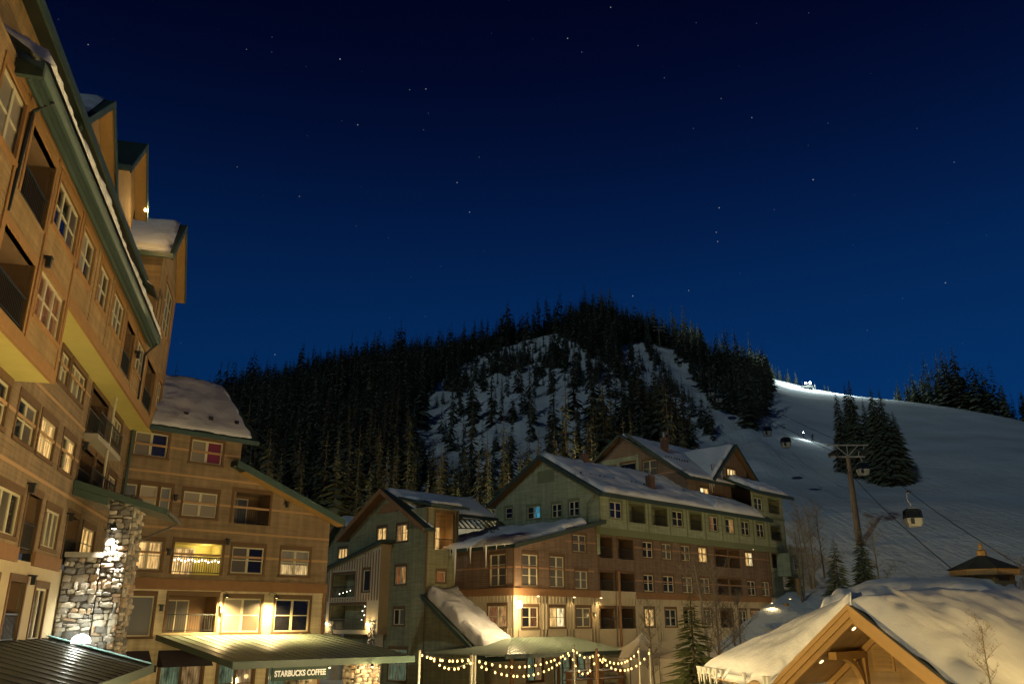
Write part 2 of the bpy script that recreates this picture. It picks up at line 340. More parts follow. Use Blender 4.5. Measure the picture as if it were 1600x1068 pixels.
def roof_slab(name, parent, a, b, c, d, th=.22, m='roof'):
    """sloping slab; a-b eave, d-c ridge, thickness downward"""
    mb = MB(); mb.prism([Vector(p) for p in (a, b, c, d)], (0, 0, -th)); return mb.build(name, m, parent)

# walls are sheets with real openings; every opening has reveals
def wall(parent, mname, x0, x1, z0, z1, holes=(), T=None, extra=None, rev=.14, name='wall'):
    T = T or (lambda x, y, z: (x, y, z)); mb = MB(); lp = {'brown': .18, 'redbrown': .18, 'ochre': .18, 'green': .20, 'dgreen': .20, 'cream': .30}.get(mname)
    xs = sorted({x0, x1, *[min(max(h[k], x0), x1) for h in holes for k in (0, 1)]}); zs = sorted({z0, z1, *[min(max(h[k], z0), z1) for h in holes for k in (2, 3)]})
    for i in range(len(xs) - 1):
        for j in range(len(zs) - 1):
            cx, cz = (xs[i] + xs[i + 1]) / 2, (zs[j] + zs[j + 1]) / 2
            if any(h[0] < cx < h[1] and h[2] < cz < h[3] for h in holes): continue
            if lp:                               # lap boards: every course leans out at its foot
                c0, c1 = int(math.floor(zs[j] / lp + 1e-6)), int(math.ceil(zs[j + 1] / lp - 1e-6))
                for c in range(c0, c1):
                    a, d = max(zs[j], c * lp), min(zs[j + 1], (c + 1) * lp); ya, yd = -.016 * (1 - (a - c * lp) / lp), -.016 * (1 - (d - c * lp) / lp)
                    mb.poly([T(xs[i], ya, a), T(xs[i + 1], ya, a), T(xs[i + 1], yd, d), T(xs[i], yd, d)]); mb.poly([T(xs[i], 0, a), T(xs[i + 1], 0, a), T(xs[i + 1], ya, a), T(xs[i], ya, a)])
            else: mb.poly([T(xs[i], 0, zs[j]), T(xs[i + 1], 0, zs[j]), T(xs[i + 1], 0, zs[j + 1]), T(xs[i], 0, zs[j + 1])])
    for h in holes:
        a, b, c, d = max(h[0], x0), min(h[1], x1), max(h[2], z0), min(h[3], z1)
        if a >= b or c >= d: continue
        for q in (((a, c), (a, d)), ((b, d), (b, c)), ((a, d), (b, d)), ((b, c), (a, c))):
            (xa, za), (xb, zb) = q; mb.poly([T(xa, 0, za), T(xb, 0, zb), T(xb, rev, zb), T(xa, rev, za)])
    for e in (extra or []): mb.poly([T(x, 0, z) for x, z in e])
    return mb.build(name, mname, parent)

CACHE = {}
def window(parent, x, y, z, w, h, cols=2, rows=2, pane='dark', rot=0.0, case='trim', frame='sash', header=.26, panes=None, sink=.10):
    """casing proud of the wall, sash bars, and one pane per light column; origin at the opening's centre, outside is -y"""
    key = ('case', round(w, 2), round(h, 2), case, header)
    if key not in CACHE:
        mb = MB(); t = .13
        mb.box(-w / 2 - t, w / 2 + t, -.045, .03, h / 2, h / 2 + header); mb.box(-w / 2 - t - .03, w / 2 + t + .03, -.07, .03, -h / 2 - .13, -h / 2)
        for s in (-1, 1): mb.box(min(s * w / 2, s * (w / 2 + t)), max(s * w / 2, s * (w / 2 + t)), -.04, .03, -h / 2, h / 2)
        CACHE[key] = mb.mesh('window_casing', case)
    o = link('window', CACHE[key], parent, (x, y, z), rot)
    key = ('frame', round(w, 2), round(h, 2), cols, rows, frame)
    if key not in CACHE:
        mb = MB(); f = .075; cw = w / cols
        for c in range(cols):
            a, b = -w / 2 + c * cw, -w / 2 + (c + 1) * cw
            mb.box(a, a + f, 0, .07, -h / 2, h / 2); mb.box(b - f, b, 0, .07, -h / 2, h / 2)
            mb.box(a + f, b - f, .002, .068, h / 2 - f, h / 2); mb.box(a + f, b - f, .002, .068, -h / 2, -h / 2 + f)
            for r in range(1, rows): zc = -h / 2 + h * r / rows; mb.box(a + f, b - f, .01, .06, zc - .025, zc + .025)
        CACHE[key] = mb.mesh('window_frame', frame)
    link('frame', CACHE[key], o, (0, sink - .07, 0))
    for c in range(cols):
        pm = panes[c] if panes else pane; key = ('pane', round(w, 2), round(h, 2), cols, pm)
        if key not in CACHE:
            cw = w / cols; CACHE[key] = MB().box(-cw / 2 + .02, cw / 2 - .02, 0, .02, -h / 2 + .02, h / 2 - .02).mesh('window_pane', pm)
        link('pane', CACHE[key], o, (-w / 2 + (c + .5) * w / cols, sink - .03, 0))
    return o

def balcony(parent, x0, x1, z0, z1, T, depth=1.5, m='interior', door='dark', rail=True, rot=0.0, glass=False, solid=0.0, case='trim'):
    """a recessed balcony: niche, door with frame and pane, railing"""
    mb = MB(); e = .004
    P4 = lambda *q: mb.poly([T(*p) for p in q])
    P4((x0, depth, z0), (x1, depth, z0), (x1, depth, z1), (x0, depth, z1)); P4((x0, e, z0), (x0, depth, z0), (x0, depth, z1), (x0, e, z1)); P4((x1, depth, z0), (x1, e, z0), (x1, e, z1), (x1, depth, z1))
    P4((x0, e, z0), (x1, e, z0), (x1, depth, z0), (x0, depth, z0)); P4((x0, depth, z1), (x1, depth, z1), (x1, e, z1), (x0, e, z1))
    o = mb.build('balcony', m, parent)
    mb = MB(); t = .14
    def bx(mb, a, b, ya, yb, c, d):
        p = [T(x, y, z) for x in (a, b) for y in (ya, yb) for z in (c, d)]; i0 = len(mb.v); mb.v += p
        for q in ((0, 1, 3, 2), (4, 6, 7, 5), (0, 4, 5, 1), (2, 3, 7, 6), (0, 2, 6, 4), (1, 5, 7, 3)): mb.f.append(tuple(i0 + k for k in q))
    bx(mb, x0 - t, x1 + t, -.045, .03, z1, z1 + .25); bx(mb, x0 - t, x0, -.04, .03, z0, z1); bx(mb, x1, x1 + t, -.04, .03, z0, z1)
    mb.build('balcony_casing', case, o)
    dw = min(1.3, (x1 - x0) * .55); dx = x0 + (x1 - x0) * .30 - dw / 2 + .2; dh = min(2.0, (z1 - z0) - .25)
    mb = MB(); bx(mb, dx, dx + dw, depth - .04, depth - .02, z0 + .05, z0 + dh); mb.build('door', door, o)
    mb = MB(); f = .07
    for a, b, c, d in ((dx - f, dx, z0, z0 + dh + f), (dx + dw, dx + dw + f, z0, z0 + dh + f), (dx + .001, dx + dw - .001, z0 + dh, z0 + dh + f), (dx + dw / 2 - .03, dx + dw / 2 + .03, z0 + .051, z0 + dh - .001)): bx(mb, a, b, depth - .07, depth - .002, c, d)
    mb.build('door_frame', 'sash', o)
    if rail:
        mb = MB(); rz = z0 + .95
        bx(mb, x0 + .003, x1 - .003, .03, .09, rz - .06, rz); bx(mb, x0 + .003, x1 - .003, .04, .08, z0 + .1, z0 + .14)
        k = max(3, int((x1 - x0) / .13))
        for i in range(1, k): xx = x0 + (x1 - x0) * i / k; bx(mb, xx - .012, xx + .012, .05, .07, z0 + .14, rz - .06)
        mb.build('railing', 'darkmetal', o)
    return o

def lap(parent, name, m, boxes, T=None):
    for b in boxes:
        mb = MB(); x0, x1, y0, y1, z0, z1 = b
        mb.box(*b)
        if T: mb.v = [T(*p) for p in mb.v]
        mb.build(name, m, parent)

def stone_meshes():
    ms = []
    for k in range(15):
        rnd = random.Random(k); mb = MB(); g = 3; idx = {}
        ringz = (-.5, -.2, .2, .5)
        for j, z in enumerate(ringz):
            for i in range(8):
                a = 2 * math.pi * (i + .5) / 8; rx = .5 * (1.12 if i % 2 else 1.08); sq = .5 * (.78 if j in (0, 3) else 1.06)
                x = max(-.5, min(.5, math.cos(a) * rx * 1.18)) * (.86 if j in (0, 3) else 1) + rnd.uniform(-.05, .05); zz = z + rnd.uniform(-.05, .05)
                y = max(-.5, min(.5, math.sin(a) * rx * 1.18)) * (.86 if j in (0, 3) else 1) + rnd.uniform(-.10, .10)
                mb.v.append((x, y, zz))
        for j in range(3):
            for i in range(8): q = (i + 1) % 8; mb.f.append((j * 8 + i, j * 8 + q, (j + 1) * 8 + q, (j + 1) * 8 + i))
        mb.f.append(tuple(range(8))[::-1]); mb.f.append(tuple(range(24, 32)))
        ms.append(mb.mesh('stone_shape', 'stone%d' % (k % 5)))
    return ms
STONES = stone_meshes()
def stones(parent, x0, x1, z0, z1, T, rotz, hmin=.13, hmax=.30, seed=0, depth=.22):
    """irregular rubble courses laid on one face; each stone its own piece"""
    rnd = random.Random(seed); z = z0
    while z < z1 - .03:
        h = min(rnd.uniform(hmin, hmax), z1 - z); x = x0
        while x < x1 - .03:
            w = min(rnd.uniform(hmin * 1.1, hmax * 2.0), x1 - x)
            hh = h * rnd.uniform(.68, 1.2); p = T(x + w / 2, rnd.uniform(-.07, .05), z + h / 2 + rnd.uniform(-.03, .03))
            o = link('stone', rnd.choice(STONES), parent, p, rotz + rnd.uniform(-.05, .05), (w * .93, depth * rnd.uniform(.8, 1.3), hh * .95)); o.rotation_euler[1] = rnd.uniform(-.22, .22)
            x += w
        z += h

# ------------------------------------------------------------------ the mountain: one sheet from the plaza to beyond the ridge
RIDGE = [(-60, 700, 545), (60, 680, 535), (150, 666, 520), (250, 650, 505), (340, 629, 490), (450, 602, 475), (560, 581, 465), (700, 557, 455), (800, 536, 450), (870, 520, 445), (915, 508, 440), (950, 508, 438), (1010, 522, 430), (1080, 553, 420), (1150, 575, 415),
         (1197, 588, 410), (1265, 606, 400), (1330, 618, 385), (1400, 624, 370), (1500, 637, 350), (1600, 657, 330), (1700, 690, 320)]
_az, _zr, _rr = [], [], []
for u, v, d in RIDGE:
    p = at_dist(u, v, d); _az.append(math.atan2(p.x, p.y)); _zr.append(p.z); _rr.append(d)
def smooth_interp(x, xs, ys):
    return float(np.interp(x, xs, ys))
AZ_RUN = math.atan2(*at_dist(1200, 640, 300)[:2])          # left border of the ski run
def ground(az, r):
    """height of the terrain at azimuth az (rad, right of north) and distance r"""
    zr = (smooth_interp(az - .015, _az, _zr) + smooth_interp(az, _az, _zr) + smooth_interp(az + .015, _az, _zr)) / 3
    rr = smooth_interp(az, _az, _rr)
    x, y = math.sin(az) * r, math.cos(az) * r
    if r < 82: z = 0.0
    elif r < 112: t = (r - 82) / 30; z = 9 * t * t * (3 - 2 * t)
    elif r < rr: z = 9 + (zr - 9) * (r - 112) / (rr - 112)
    else: z = zr - .16 * (r - rr) - .0012 * max(0, r - rr) ** 1.5
    if r > 112:
        f = min(1, (r - 112) / 60) * min(1, max(0.06, abs(rr - r) / 45))
        run = 1 / (1 + math.exp(-(az - AZ_RUN) * 60))       # groomed and smooth on the run, broken on the hill
        q = Vector((x * .014, y * .014, 1.7))
        hill = noise.noise(q) * 6 + noise.noise(q * 2.6) * 5 + abs(noise.noise(q * 6.5)) * 4.0 + noise.noise(q * 15) * 1.1
        z += f * ((1 - run) * hill + run * (noise.noise(q * 1.3) * 3.0 + noise.noise(q * 7) * .35))
    return z
def gz(x, y): return ground(math.atan2(x, y), math.hypot(x, y))
def build_terrain():
    rs = list(np.linspace(2, 80, 12)) + list(np.linspace(84, 112, 12)) + list(np.linspace(115, 480, 150)) + list(np.linspace(490, 1500, 14))
    az = np.linspace(R(-62), R(62), 260); V = []; F = []; rock = []
    for r in rs:
        for a in az: V.append((math.sin(a) * r, math.cos(a) * r, ground(a, r) - .02))
    n = len(az)
    for j in range(len(rs) - 1):
        for i in range(n - 1): F.append((j * n + i, j * n + i + 1, (j + 1) * n + i + 1, (j + 1) * n + i))
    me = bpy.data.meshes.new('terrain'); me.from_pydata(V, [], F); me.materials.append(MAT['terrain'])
    me.polygons.foreach_set('use_smooth', [True] * len(me.polygons)); me.update()
    for vtx in me.vertices:                                   # bare rock on the broken hillside where it is steepest
        x, y, z = vtx.co; r = math.hypot(x, y); a = math.atan2(x, y)
        if r < 150 or a > AZ_RUN - .02: rock.append(0.0); continue
        st = 1 - vtx.normal.z; rock.append(min(1.0, max(0.0, (st - .16) * 6)))
    at = me.attributes.new('rock', 'FLOAT', 'POINT'); at.data.foreach_set('value', rock)
    o = link('ground', me); o['kind'] = 'structure'; o['label'] = 'snow covered mountain side and ski run behind the village'
    # the ground behind and under the camera
    mb = MB(); mb.poly([(-400, -300, -.03), (400, -300, -.03), (400, 3, -.03), (-400, 3, -.03)]); o2 = mb.build('plaza_ground', 'snow'); o2['kind'] = 'structure'
build_terrain()

# ------------------------------------------------------------------ trees
def conifer_mesh(name, seed, tiers, per, rad, mats, droop=.35, low=.06, ragged=.25, slim=1.0, bw=1.0):
    """unit-height spruce: whorls of drooping boughs, each a folded blade, thinner to the top and broken at the rim"""
    rnd = random.Random(seed); tr = MB(); tr.tube((0, 0, -.03), (0, 0, .55), .012, .007, 5); tr.tube((0, 0, .55), (0, 0, 1), .007, .001, 4)
    cr = MB()
    for k in range(tiers):
        t = k / (tiers - 1); z = low + (1 - low) * (t ** .92) * .985
        rr = rad * (1 - t) ** .80 * (1.0 if t > .10 else .75 + 2.5 * t) * slim + .006
        n = max(4, int(per * (.45 + .55 * (1 - t))))
        for b in range(n):
            a = 2 * math.pi * (b + rnd.random() * .9) / n + k * 1.3; L = rr * rnd.uniform(1 - ragged * 2, 1 + ragged)
            if rnd.random() < .06: continue
            w = max(.012, L * rnd.uniform(.42, .66)) * bw; dz = -L * droop * rnd.uniform(.5, 1.4); zz = z + rnd.uniform(-.012, .012)
            ca, sa = math.cos(a), math.sin(a); pa = (-sa, ca)
            root = (ca * .004, sa * .004, zz); mid = (ca * L * .55, sa * L * .55, zz + dz * .35 + L * .05); tip = (ca * L, sa * L, zz + dz)
            l = (mid[0] + pa[0] * w / 2, mid[1] + pa[1] * w / 2, mid[2] - w * .35); r = (mid[0] - pa[0] * w / 2, mid[1] - pa[1] * w / 2, mid[2] - w * .35)
            i0 = len(cr.v); cr.v += [root, l, tip, r, mid]; cr.f += [(i0, i0 + 1, i0 + 4), (i0 + 1, i0 + 2, i0 + 4), (i0 + 2, i0 + 3, i0 + 4), (i0 + 3, i0, i0 + 4)] if per > 9 else [(i0, i0 + 1, i0 + 2), (i0, i0 + 2, i0 + 3)]
    return tr.mesh(name + '_trunk', 'bark'), cr.mesh(name + '_crown', mats)
FAR = [conifer_mesh('spruce', 20 + i, 21 + i, 9, (.15, .18, .125, .20, .165, .11)[i], 'needles%d' % (i % 3), ragged=.30, low=.0 + .02 * (i % 3), droop=.55) for i in range(6)]
NEAR = [conifer_mesh('tall_spruce', 40 + i, 58, 22, (.19, .16, .21)[i], 'needles%d' % (i % 2), ragged=.34, low=.02, bw=.62) for i in range(3)]
GARDEN = [conifer_mesh('young_spruce', 60 + i, 56, 20, (.25, .21)[i], 'needles%d' % (3 if i else 2), ragged=.36, low=.04, droop=.22, bw=.42) for i in range(2)]
def place_tree(pair, name, label, cat, x, y, h, z=None, group=None, wide=1.0):
    rz = random.random() * 6.28
    t = thing(name, label, cat, (x, y, (gz(x, y) if z is None else z) - .1), rz, group); t.scale = (h * wide, h * wide, h)
    link('trunk', pair[0], t); link('crown', pair[1], t); return t

def inside(poly, x, y):
    c = False; j = len(poly) - 1
    for i in range(len(poly)):
        (xi, yi), (xj, yj) = poly[i], poly[j]
        if (yi > y) != (yj > y) and x < (xj - xi) * (y - yi) / (yj - yi) + xi: c = not c
        j = i
    return c
# openings of the wood, given by where their ground shows in the photograph and carried onto the slope
CLIFF = [(632, 650), (668, 612), (700, 590), (742, 562), (790, 543), (830, 526), (880, 518), (912, 545), (945, 565), (972, 600), (978, 650), (955, 700), (905, 750), (860, 775), (760, 775), (690, 760), (640, 740), (622, 690)]
GULLY = [(965, 540), (1008, 536), (1018, 575), (1045, 610), (1070, 650), (1128, 700), (1100, 712), (1060, 690), (1030, 630), (985, 600), (965, 570)]
def forest():
    rnd = random.Random(11); spots = []; cell = {}
    def ok(x, y, d):
        cx, cy = int(x // 4), int(y // 4)
        for i in range(cx - 2, cx + 3):
            for j in range(cy - 2, cy + 3):
                for (a, b) in cell.get((i, j), ()):
                    if (a - x) ** 2 + (b - y) ** 2 < d * d: return False
        return True
    for _ in range(34000):
        r = math.sqrt(rnd.uniform(128 ** 2, 475 ** 2)); a = rnd.uniform(R(-28), R(18))
        rr = smooth_interp(a, _az, _rr)
        if r > rr + 22: continue
        x, y = math.sin(a) * r, math.cos(a) * r; z = ground(a, r); u, v = to_px(x, y, z)
        if u < 225: continue
        h = rnd.uniform(11.5, 19.0) * (1.4 if rnd.random() < .10 else 1); d = 3.0
        bx = 1206 - max(0, (v - 640)) * 1.0
        if r < rr - 2:
            if u > min(1204, bx) : continue
            if u > 1085 and v > 704: continue                                   # open snow below the right wood
            if 130 < r < 372 and abs((x - 49.5) * .9968 - (y - 120) * .0792) < 5.5: continue   # the lift line is cleared
            if u > 1100 and v < 592 - (1204 - u) * .16 : continue                 # the run's upper end
            if inside(CLIFF, u, v):
                cl = noise.noise(Vector((x * .05, y * .05, 4.4)))          # the trees on the cliffs stand in clumps
                if rnd.random() > (.26 if cl > .15 else .04): continue
                h *= rnd.uniform(.22, .9); d = 2.4
            elif inside(GULLY, u, v):
                if rnd.random() > .03: continue
                h *= .5
            elif u > 1040: h *= .95
            elif u > 935 and v > 590: h *= .72
            elif 640 < u < 930 and v > 745: h *= .8
        elif u > 1260: continue
        elif u > 1150: h *= .95
        ld = (x - 49.45) * .9969 - (y - 120.2) * .0786                          # kept low beside the lift line
        if 130 < r < 360 and -13 < ld < 5 and u > 1000: h *= .5
        fld = noise.noise(Vector((x * .022, y * .022, 9.1)))
        h *= 1 + .30 * fld; 
        if r > rr - 25 and 780 < u < 965: h *= 1.22                              # the tallest trees crown the peak
        if not ok(x, y, d): continue
        cell.setdefault((int(x // 4), int(y // 4)), []).append((x, y)); spots.append((x, y, z, h, r, u, v))
    # the tall stand just behind the crest of the run
    for _ in range(420):
        a = rnd.uniform(math.atan2(*at_dist(1392, 600, 380)[:2]), math.atan2(*at_dist(1650, 600, 340)[:2])); rr = smooth_interp(a, _az, _rr); r = rr + rnd.uniform(-1, 13)
        x, y = math.sin(a) * r, math.cos(a) * r; z = ground(a, r); u, v = to_px(x, y, z)
        k = min(1, max(0.4, (u - 1375) / 90)) * (1 if u < 1565 else .62)
        if ok(x, y, 2.6): cell.setdefault((int(x // 4), int(y // 4)), []).append((x, y)); spots.append((x, y, z, rnd.uniform(19, 28) * k, r, u, v))
    for _ in range(160):                                       # thin edge of the wood beyond the crest, left of the groomer
        u0 = rnd.uniform(1120, 1300); q = at_dist(u0, 590, 400); a = math.atan2(q.x, q.y); r = smooth_interp(a, _az, _rr) + rnd.uniform(1, 14); x, y = math.sin(a) * r, math.cos(a) * r; z = ground(a, r)
        if ok(x, y, 2.4): cell.setdefault((int(x // 4), int(y // 4)), []).append((x, y)); spots.append((x, y, z, rnd.uniform(11, 16) * min(1, max(.35, (1330 - u0) / 150)), r, u0, to_px(x, y, z)[1]))
    spots = [s for s in spots if not (s[6] > 830 and s[5] < 1000)]
    size = sorted(range(len(spots)), key=lambda i: -spots[i][3] / spots[i][4]); lone = set(size[:290])
    crest = [i for i in range(len(spots)) if spots[i][4] > smooth_interp(math.atan2(spots[i][0], spots[i][1]), _az, _rr)]
    V = []; F = []; off = 0; parts = [(np.array([v.co[:] for v in c.vertices]), np.array([p.vertices[:] for p in c.polygons]), np.array([v.co[:] for v in t.vertices])) for t, c in FAR]
    fm = []
    for i, (x, y, z, h, r, u, v) in enumerate(spots):
        k = rnd.randrange(6); wd = rnd.uniform(.72, 1.3)
        if i in lone:
            zone = ('dark spruce tree of the tall stand behind the crest at right' if u > 1375 else 'spruce tree on the crest left of the groomer lights' if u > 1120 and v < 610 else 'dark spruce tree of the wood edge left of the ski run' if u > 1040 else 'spruce tree standing on the snowy cliffs' if inside(CLIFF, u, v) else 'dark spruce tree in the wood left of the snowy cliffs' if u < 640 else 'dark spruce tree in the wood around and below the cliffs')
            t = thing('spruce_tree', zone, 'tree', (x, y, z - .3), rnd.random() * 6.28, 'spruce trees of the mountain wood'); t.scale = (h * wd, h * wd, h)
            link('trunk', FAR[k][0], t); link('crown', FAR[k][1], t); continue
        P, Fc, _ = parts[k]; a = rnd.random() * 6.28; c, s = math.cos(a), math.sin(a); Q = P * (h * wd, h * wd, h)
        Q = np.stack([Q[:, 0] * c - Q[:, 1] * s + x, Q[:, 0] * s + Q[:, 1] * c + y, Q[:, 2] + z - .3], 1)
        V.append(Q); F.append(Fc + off); off += len(Q); fm += [k % 3] * len(Fc)
    V = np.concatenate(V); F = np.concatenate(F); me = bpy.data.meshes.new('forest'); me.vertices.add(len(V)); me.vertices.foreach_set('co', V.ravel())
    me.loops.add(F.size); me.loops.foreach_set('vertex_index', F.ravel().astype(np.int32)); me.polygons.add(len(F)); me.polygons.foreach_set('loop_start', np.arange(0, F.size, 3, dtype=np.int32))
    me.polygons.foreach_set('loop_total', np.full(len(F), 3, np.int32))
    for q in range(3): me.materials.append(MAT['needles%d' % q])
    me.polygons.foreach_set('material_index', np.array(fm, np.int32)); me.update(calc_edges=True)
    o = link('forest', me); o['kind'] = 'stuff'; o['label'] = 'dense dark spruce wood covering the mountain'; o['category'] = 'forest'
    print('forest', len(spots), 'tris', len(F))
forest()
for u, v, d, h, k, wd, lab in ((1322, 742, 196, 19.5, 1, .78, 'leftmost slender spruce of the clump standing on the ski run'), (1347, 752, 190, 22.0, 0, .80, 'twin topped dark spruce left of centre in the clump on the ski run'), (1338, 745, 198, 20.5, 1, .8, 'spruce behind the lift tower in the clump on the ski run'),
                               (1366, 756, 192, 17.5, 1, .8, 'shorter spruce in the gap of the clump on the ski run'), (1382, 762, 184, 20.6, 2, .85, 'tallest right hand spruce of the clump on the ski run'), (1396, 765, 182, 20.0, 0, .95, 'broad dense spruce at the front of the clump on the ski run'),
                               (1412, 762, 184, 15.2, 2, 1.0, 'bushy spruce at the right edge of the clump on the ski run')):
    p = at_dist(u, v, d); place_tree(NEAR[k], 'spruce_tree', lab, 'tree', p.x, p.y, h, None, 'spruce clump on the ski run', wd)

# ------------------------------------------------------------------ corner wing with the coffee shop (facade runs away to the right)
PHI = R(44.2)
def scone(parent, x, y, z, rot=0.0, lit=False, T=None):
    """small box wall lantern"""
    mb = MB(); mb.box(-.09, .09, -.16, 0, -.02, .04); mb.box(-.07, .07, -.26, -.12, -.30, -.02); mb.box(-.10, .10, -.29, -.09, -.02, .03)
    o = mb.build('wall_lantern', 'darkmetal' if not lit else 'metal', parent); o.location = (x, y, z); o.rotation_euler = (0, 0, rot); return o
def gooseneck(parent, x, z, power=0, rot=0.0, y=0.0, reach=.55):
    mb = MB(); pts = [(0, 0, 0), (0, -.12, .12), (0, -.30, .16), (0, -reach + .08, .08), (0, -reach, -.02)]; mb.path(pts, .018)
    o = mb.build('wall_lamp', 'darkmetal', parent); o.location = (x, y, z); o.rotation_euler = (0, 0, rot)
    link('lamp_shade', MB().lathe((0, -reach, -.18), [(.19, 0), (.16, .06), (.07, .13), (.04, .18)], 10).mesh('lamp_shade', 'darkmetal'), o)
    link('bulb', MB().lathe((0, -reach, -.20), [(.01, 0), (.06, .02), (.06, .05), (.02, .07)], 8).mesh('lamp_bulb', 'lamp_warm'), o)
    if power: spot_light(o, (0, -reach, -.24), (0, -reach + .25, -2), power, (1, .70, .30), 150, .9)
    return o

def corner_wing():
    T = lambda x, y, z: (x, y, z)
    b = thing('shop_building', 'brown sided corner building with cream shop floor behind the green metal awning', 'building', (-11.457, 52.771, 0), PHI)
    zf = {5: (13.74, 15.02), 4: (10.72, 12.08), 3: (7.78, 9.24), 2: (4.62, 6.42)}
    W = []                                   # (x0, x1, z0, z1, cols, rows, panes)
    W += [(-12.55, -10.75, *zf[5], 2, 2, ['blind', 'navy']), (-9.40, -7.55, *zf[5], 2, 2, ['blind', 'magenta'])]
    W += [(-12.75, -12.05, 10.75, 12.15, 1, 2, ['blindgrey']), (-11.9, -10.95, 10.75, 12.15, 1, 1, ['blind']), (-10.8, -10.2, 10.75, 12.15, 1, 2, ['blindgrey']), (-9.50, -7.52, *zf[4], 2, 2, ['blind', 'blind'])]
    W += [(-11.80, -10.30, *zf[3], 2, 2, ['lit', 'lit']), (-6.30, -4.32, *zf[3], 2, 2, ['blinddim', 'dark']), (-3.20, -1.28, *zf[3], 2, 2, ['half', 'half'])]
    W += [(-11.75, -10.35, 4.45, 6.45, 1, 1, ['blindgrey']), (-6.45, -4.20, *zf[2], 2, 2, ['blind', 'blinddim']), (-3.30, -1.02, *zf[2], 2, 2, ['dark', 'dark'])]
    SH = [(-9.6, -7.3, .9, 3.1), (-6.4, -4.3, .9, 3.0), (-3.4, -1.0, .1, 3.0)]
    BAL = [(-6.55, -4.25, 10.55, 12.35, 'blindgrey'), (-9.65, -6.9, 7.62, 9.30, 'lit'), (-9.6, -6.9, 4.62, 6.5, 'blinddim')]
    holes = [w[:4] for w in W] + [s for s in SH] + [q[:4] for q in BAL]
    lo = [h for h in holes if h[3] < 7]; hi = [h for h in holes if h[2] > 7]
    wall(b, 'cream', -12.95, 0, 0, 6.85, lo)
    wall(b, 'brown', -12.95, -6.4, 7.3, 15.25, [h for h in hi if h[0] < -6.56])
    wall(b, 'brown', -6.4, 0, 7.3, 10.55, [h for h in hi if h[0] > -6.4 and h[3] < 10.5])
    mb = MB()                                # the part under the sloping roof, round the balcony opening
    mb.poly([(-4.25, 0, 10.55), (0, 0, 10.55), (0, 0, 11.25), (-4.25, 0, 12.82)]); mb.poly([(-6.4, 0, 12.35), (-4.25, 0, 12.35), (-4.25, 0, 12.82), (-6.4, 0, 13.6)])
    mb.build('wall', 'brown', b)
    mb = MB(); mb.poly([(0, 0, 0), (0, 12, 0), (0, 12, 8.5), (0, 0, 11.25)]); mb.poly([(-6.4, 0, 13.5), (-6.4, 8, 13.5), (-6.4, 8, 15.25), (-6.4, 0, 15.25)]); mb.build('wall', 'brown', b)
    lap(b, 'trim_beam', 'beam', [(-12.9, .06, -.10, .05, 6.80, 7.36)])
    lap(b, 'siding_band', 'band', [(-12.9, -.003, -.022, .01, z, z + .12) for z in (8.62, 9.95, 11.42)] + [(-12.9, -4.3, -.022, .01, 12.86, 12.98), (-12.9, -6.403, -.022, .01, 14.3, 14.42)])
    lap(b, 'corner_board', 'beam', [(-.16, .03, -.05, .02, 0, 6.8)])
    lap(b, 'downspout', 'gutter', [(-12.80, -12.68, -.16, -.04, .5, 15.0)])
    for w in W: window(b, (w[0] + w[1]) / 2, 0, (w[2] + w[3]) / 2, w[1] - w[0], w[3] - w[2], w[4], w[5], panes=w[6], sink=.12)
    for x0, x1, z0, z1, d in BAL: balcony(b, x0, x1, z0, z1, T, 1.4, 'interior' if d != 'lit' else 'soffit', d)
    for s in SH: window(b, (s[0] + s[1]) / 2, 0, (s[2] + s[3]) / 2, s[1] - s[0], s[3] - s[2], 2, 2, panes=['shop', 'shopwarm'], frame='trim')
    for x, z in ((-10.0, 11.75), (-9.98, 8.85), (-3.2, 12.0), (-10.0, 6.0), (-9.95, 3.0), (-6.7, 9.6)): scone(b, x, 0, z)
    # warm lamp inside the lit balcony
    point_light(b, (-7.6, .8, 9.0), 30, (1, .75, .35), .1)
    # roof over the top storey
    r = roof_slab('roof', b, (-14.5, -.75, 15.30), (-5.75, -.75, 15.30), (-6.05, 3.6, 19.35), (-14.5, 3.6, 19.35), .22); roof_slab('roof_back', r, (-6.05, 3.62, 19.35), (-14.5, 3.62, 19.35), (-14.5, 8, 15.3), (-5.75, 8, 15.3), .22)
    snow_patch('snow_layer', r, (-13.6, -.6, 15.36), (-6.0, -.6, 15.36), (-6.3, 3.5, 19.28), (-11.6, 3.5, 19.28), .28, 60, 40, 1, amp=.9)
    MB().box(-13.4, -5.73, -.86, -.752, 15.02, 15.26).build('gutter', 'gutter', r)
    for x in (-9.9, -8.4, -6.8): MB().box(x - .12, x + .12, .1, .22, 16.0, 16.52).build('snow_guard', 'darkmetal', r)
    mb = MB(); mb.prism([(-6.36, .02, 15.05), (-6.36, 7.6, 15.05), (-6.36, 3.6, 19.1)], (.04, 0, 0)); mb.build('gable_wall', 'brown', r)
    # long sloping roof to the right
    r2 = roof_slab('roof', b, (.55, -.85, 11.22), (.55, 9, 11.22), (-6.95, 9, 14.02), (-6.95, -.85, 14.02), .30)
    MB().prism([(.55, -.86, 11.22), (-6.95, -.86, 14.02), (-6.95, -.86, 13.62), (.55, -.86, 10.82)], (0, -.07, 0)).build('fascia', 'gutter', r2)
    MB().prism([(.5, -.80, 10.87), (-6.4, -.80, 13.45), (-6.4, -.80, 13.40), (.5, -.80, 10.82)], (0, .75, 0)).build('soffit_board', 'timber', r2)
    # lamps over the awning
    for x in (-6.78, -3.78): gooseneck(b, x, 6.62, 2700, reach=.95)
    w = scone(b, -6.68, 0, 5.95, 0, True); link('bulb', MB().box(-.05, .05, -.24, -.14, -.26, -.05).mesh('lantern_bulb', 'lamp_warm'), w); point_light(w, (0, -.36, -.15), 18)
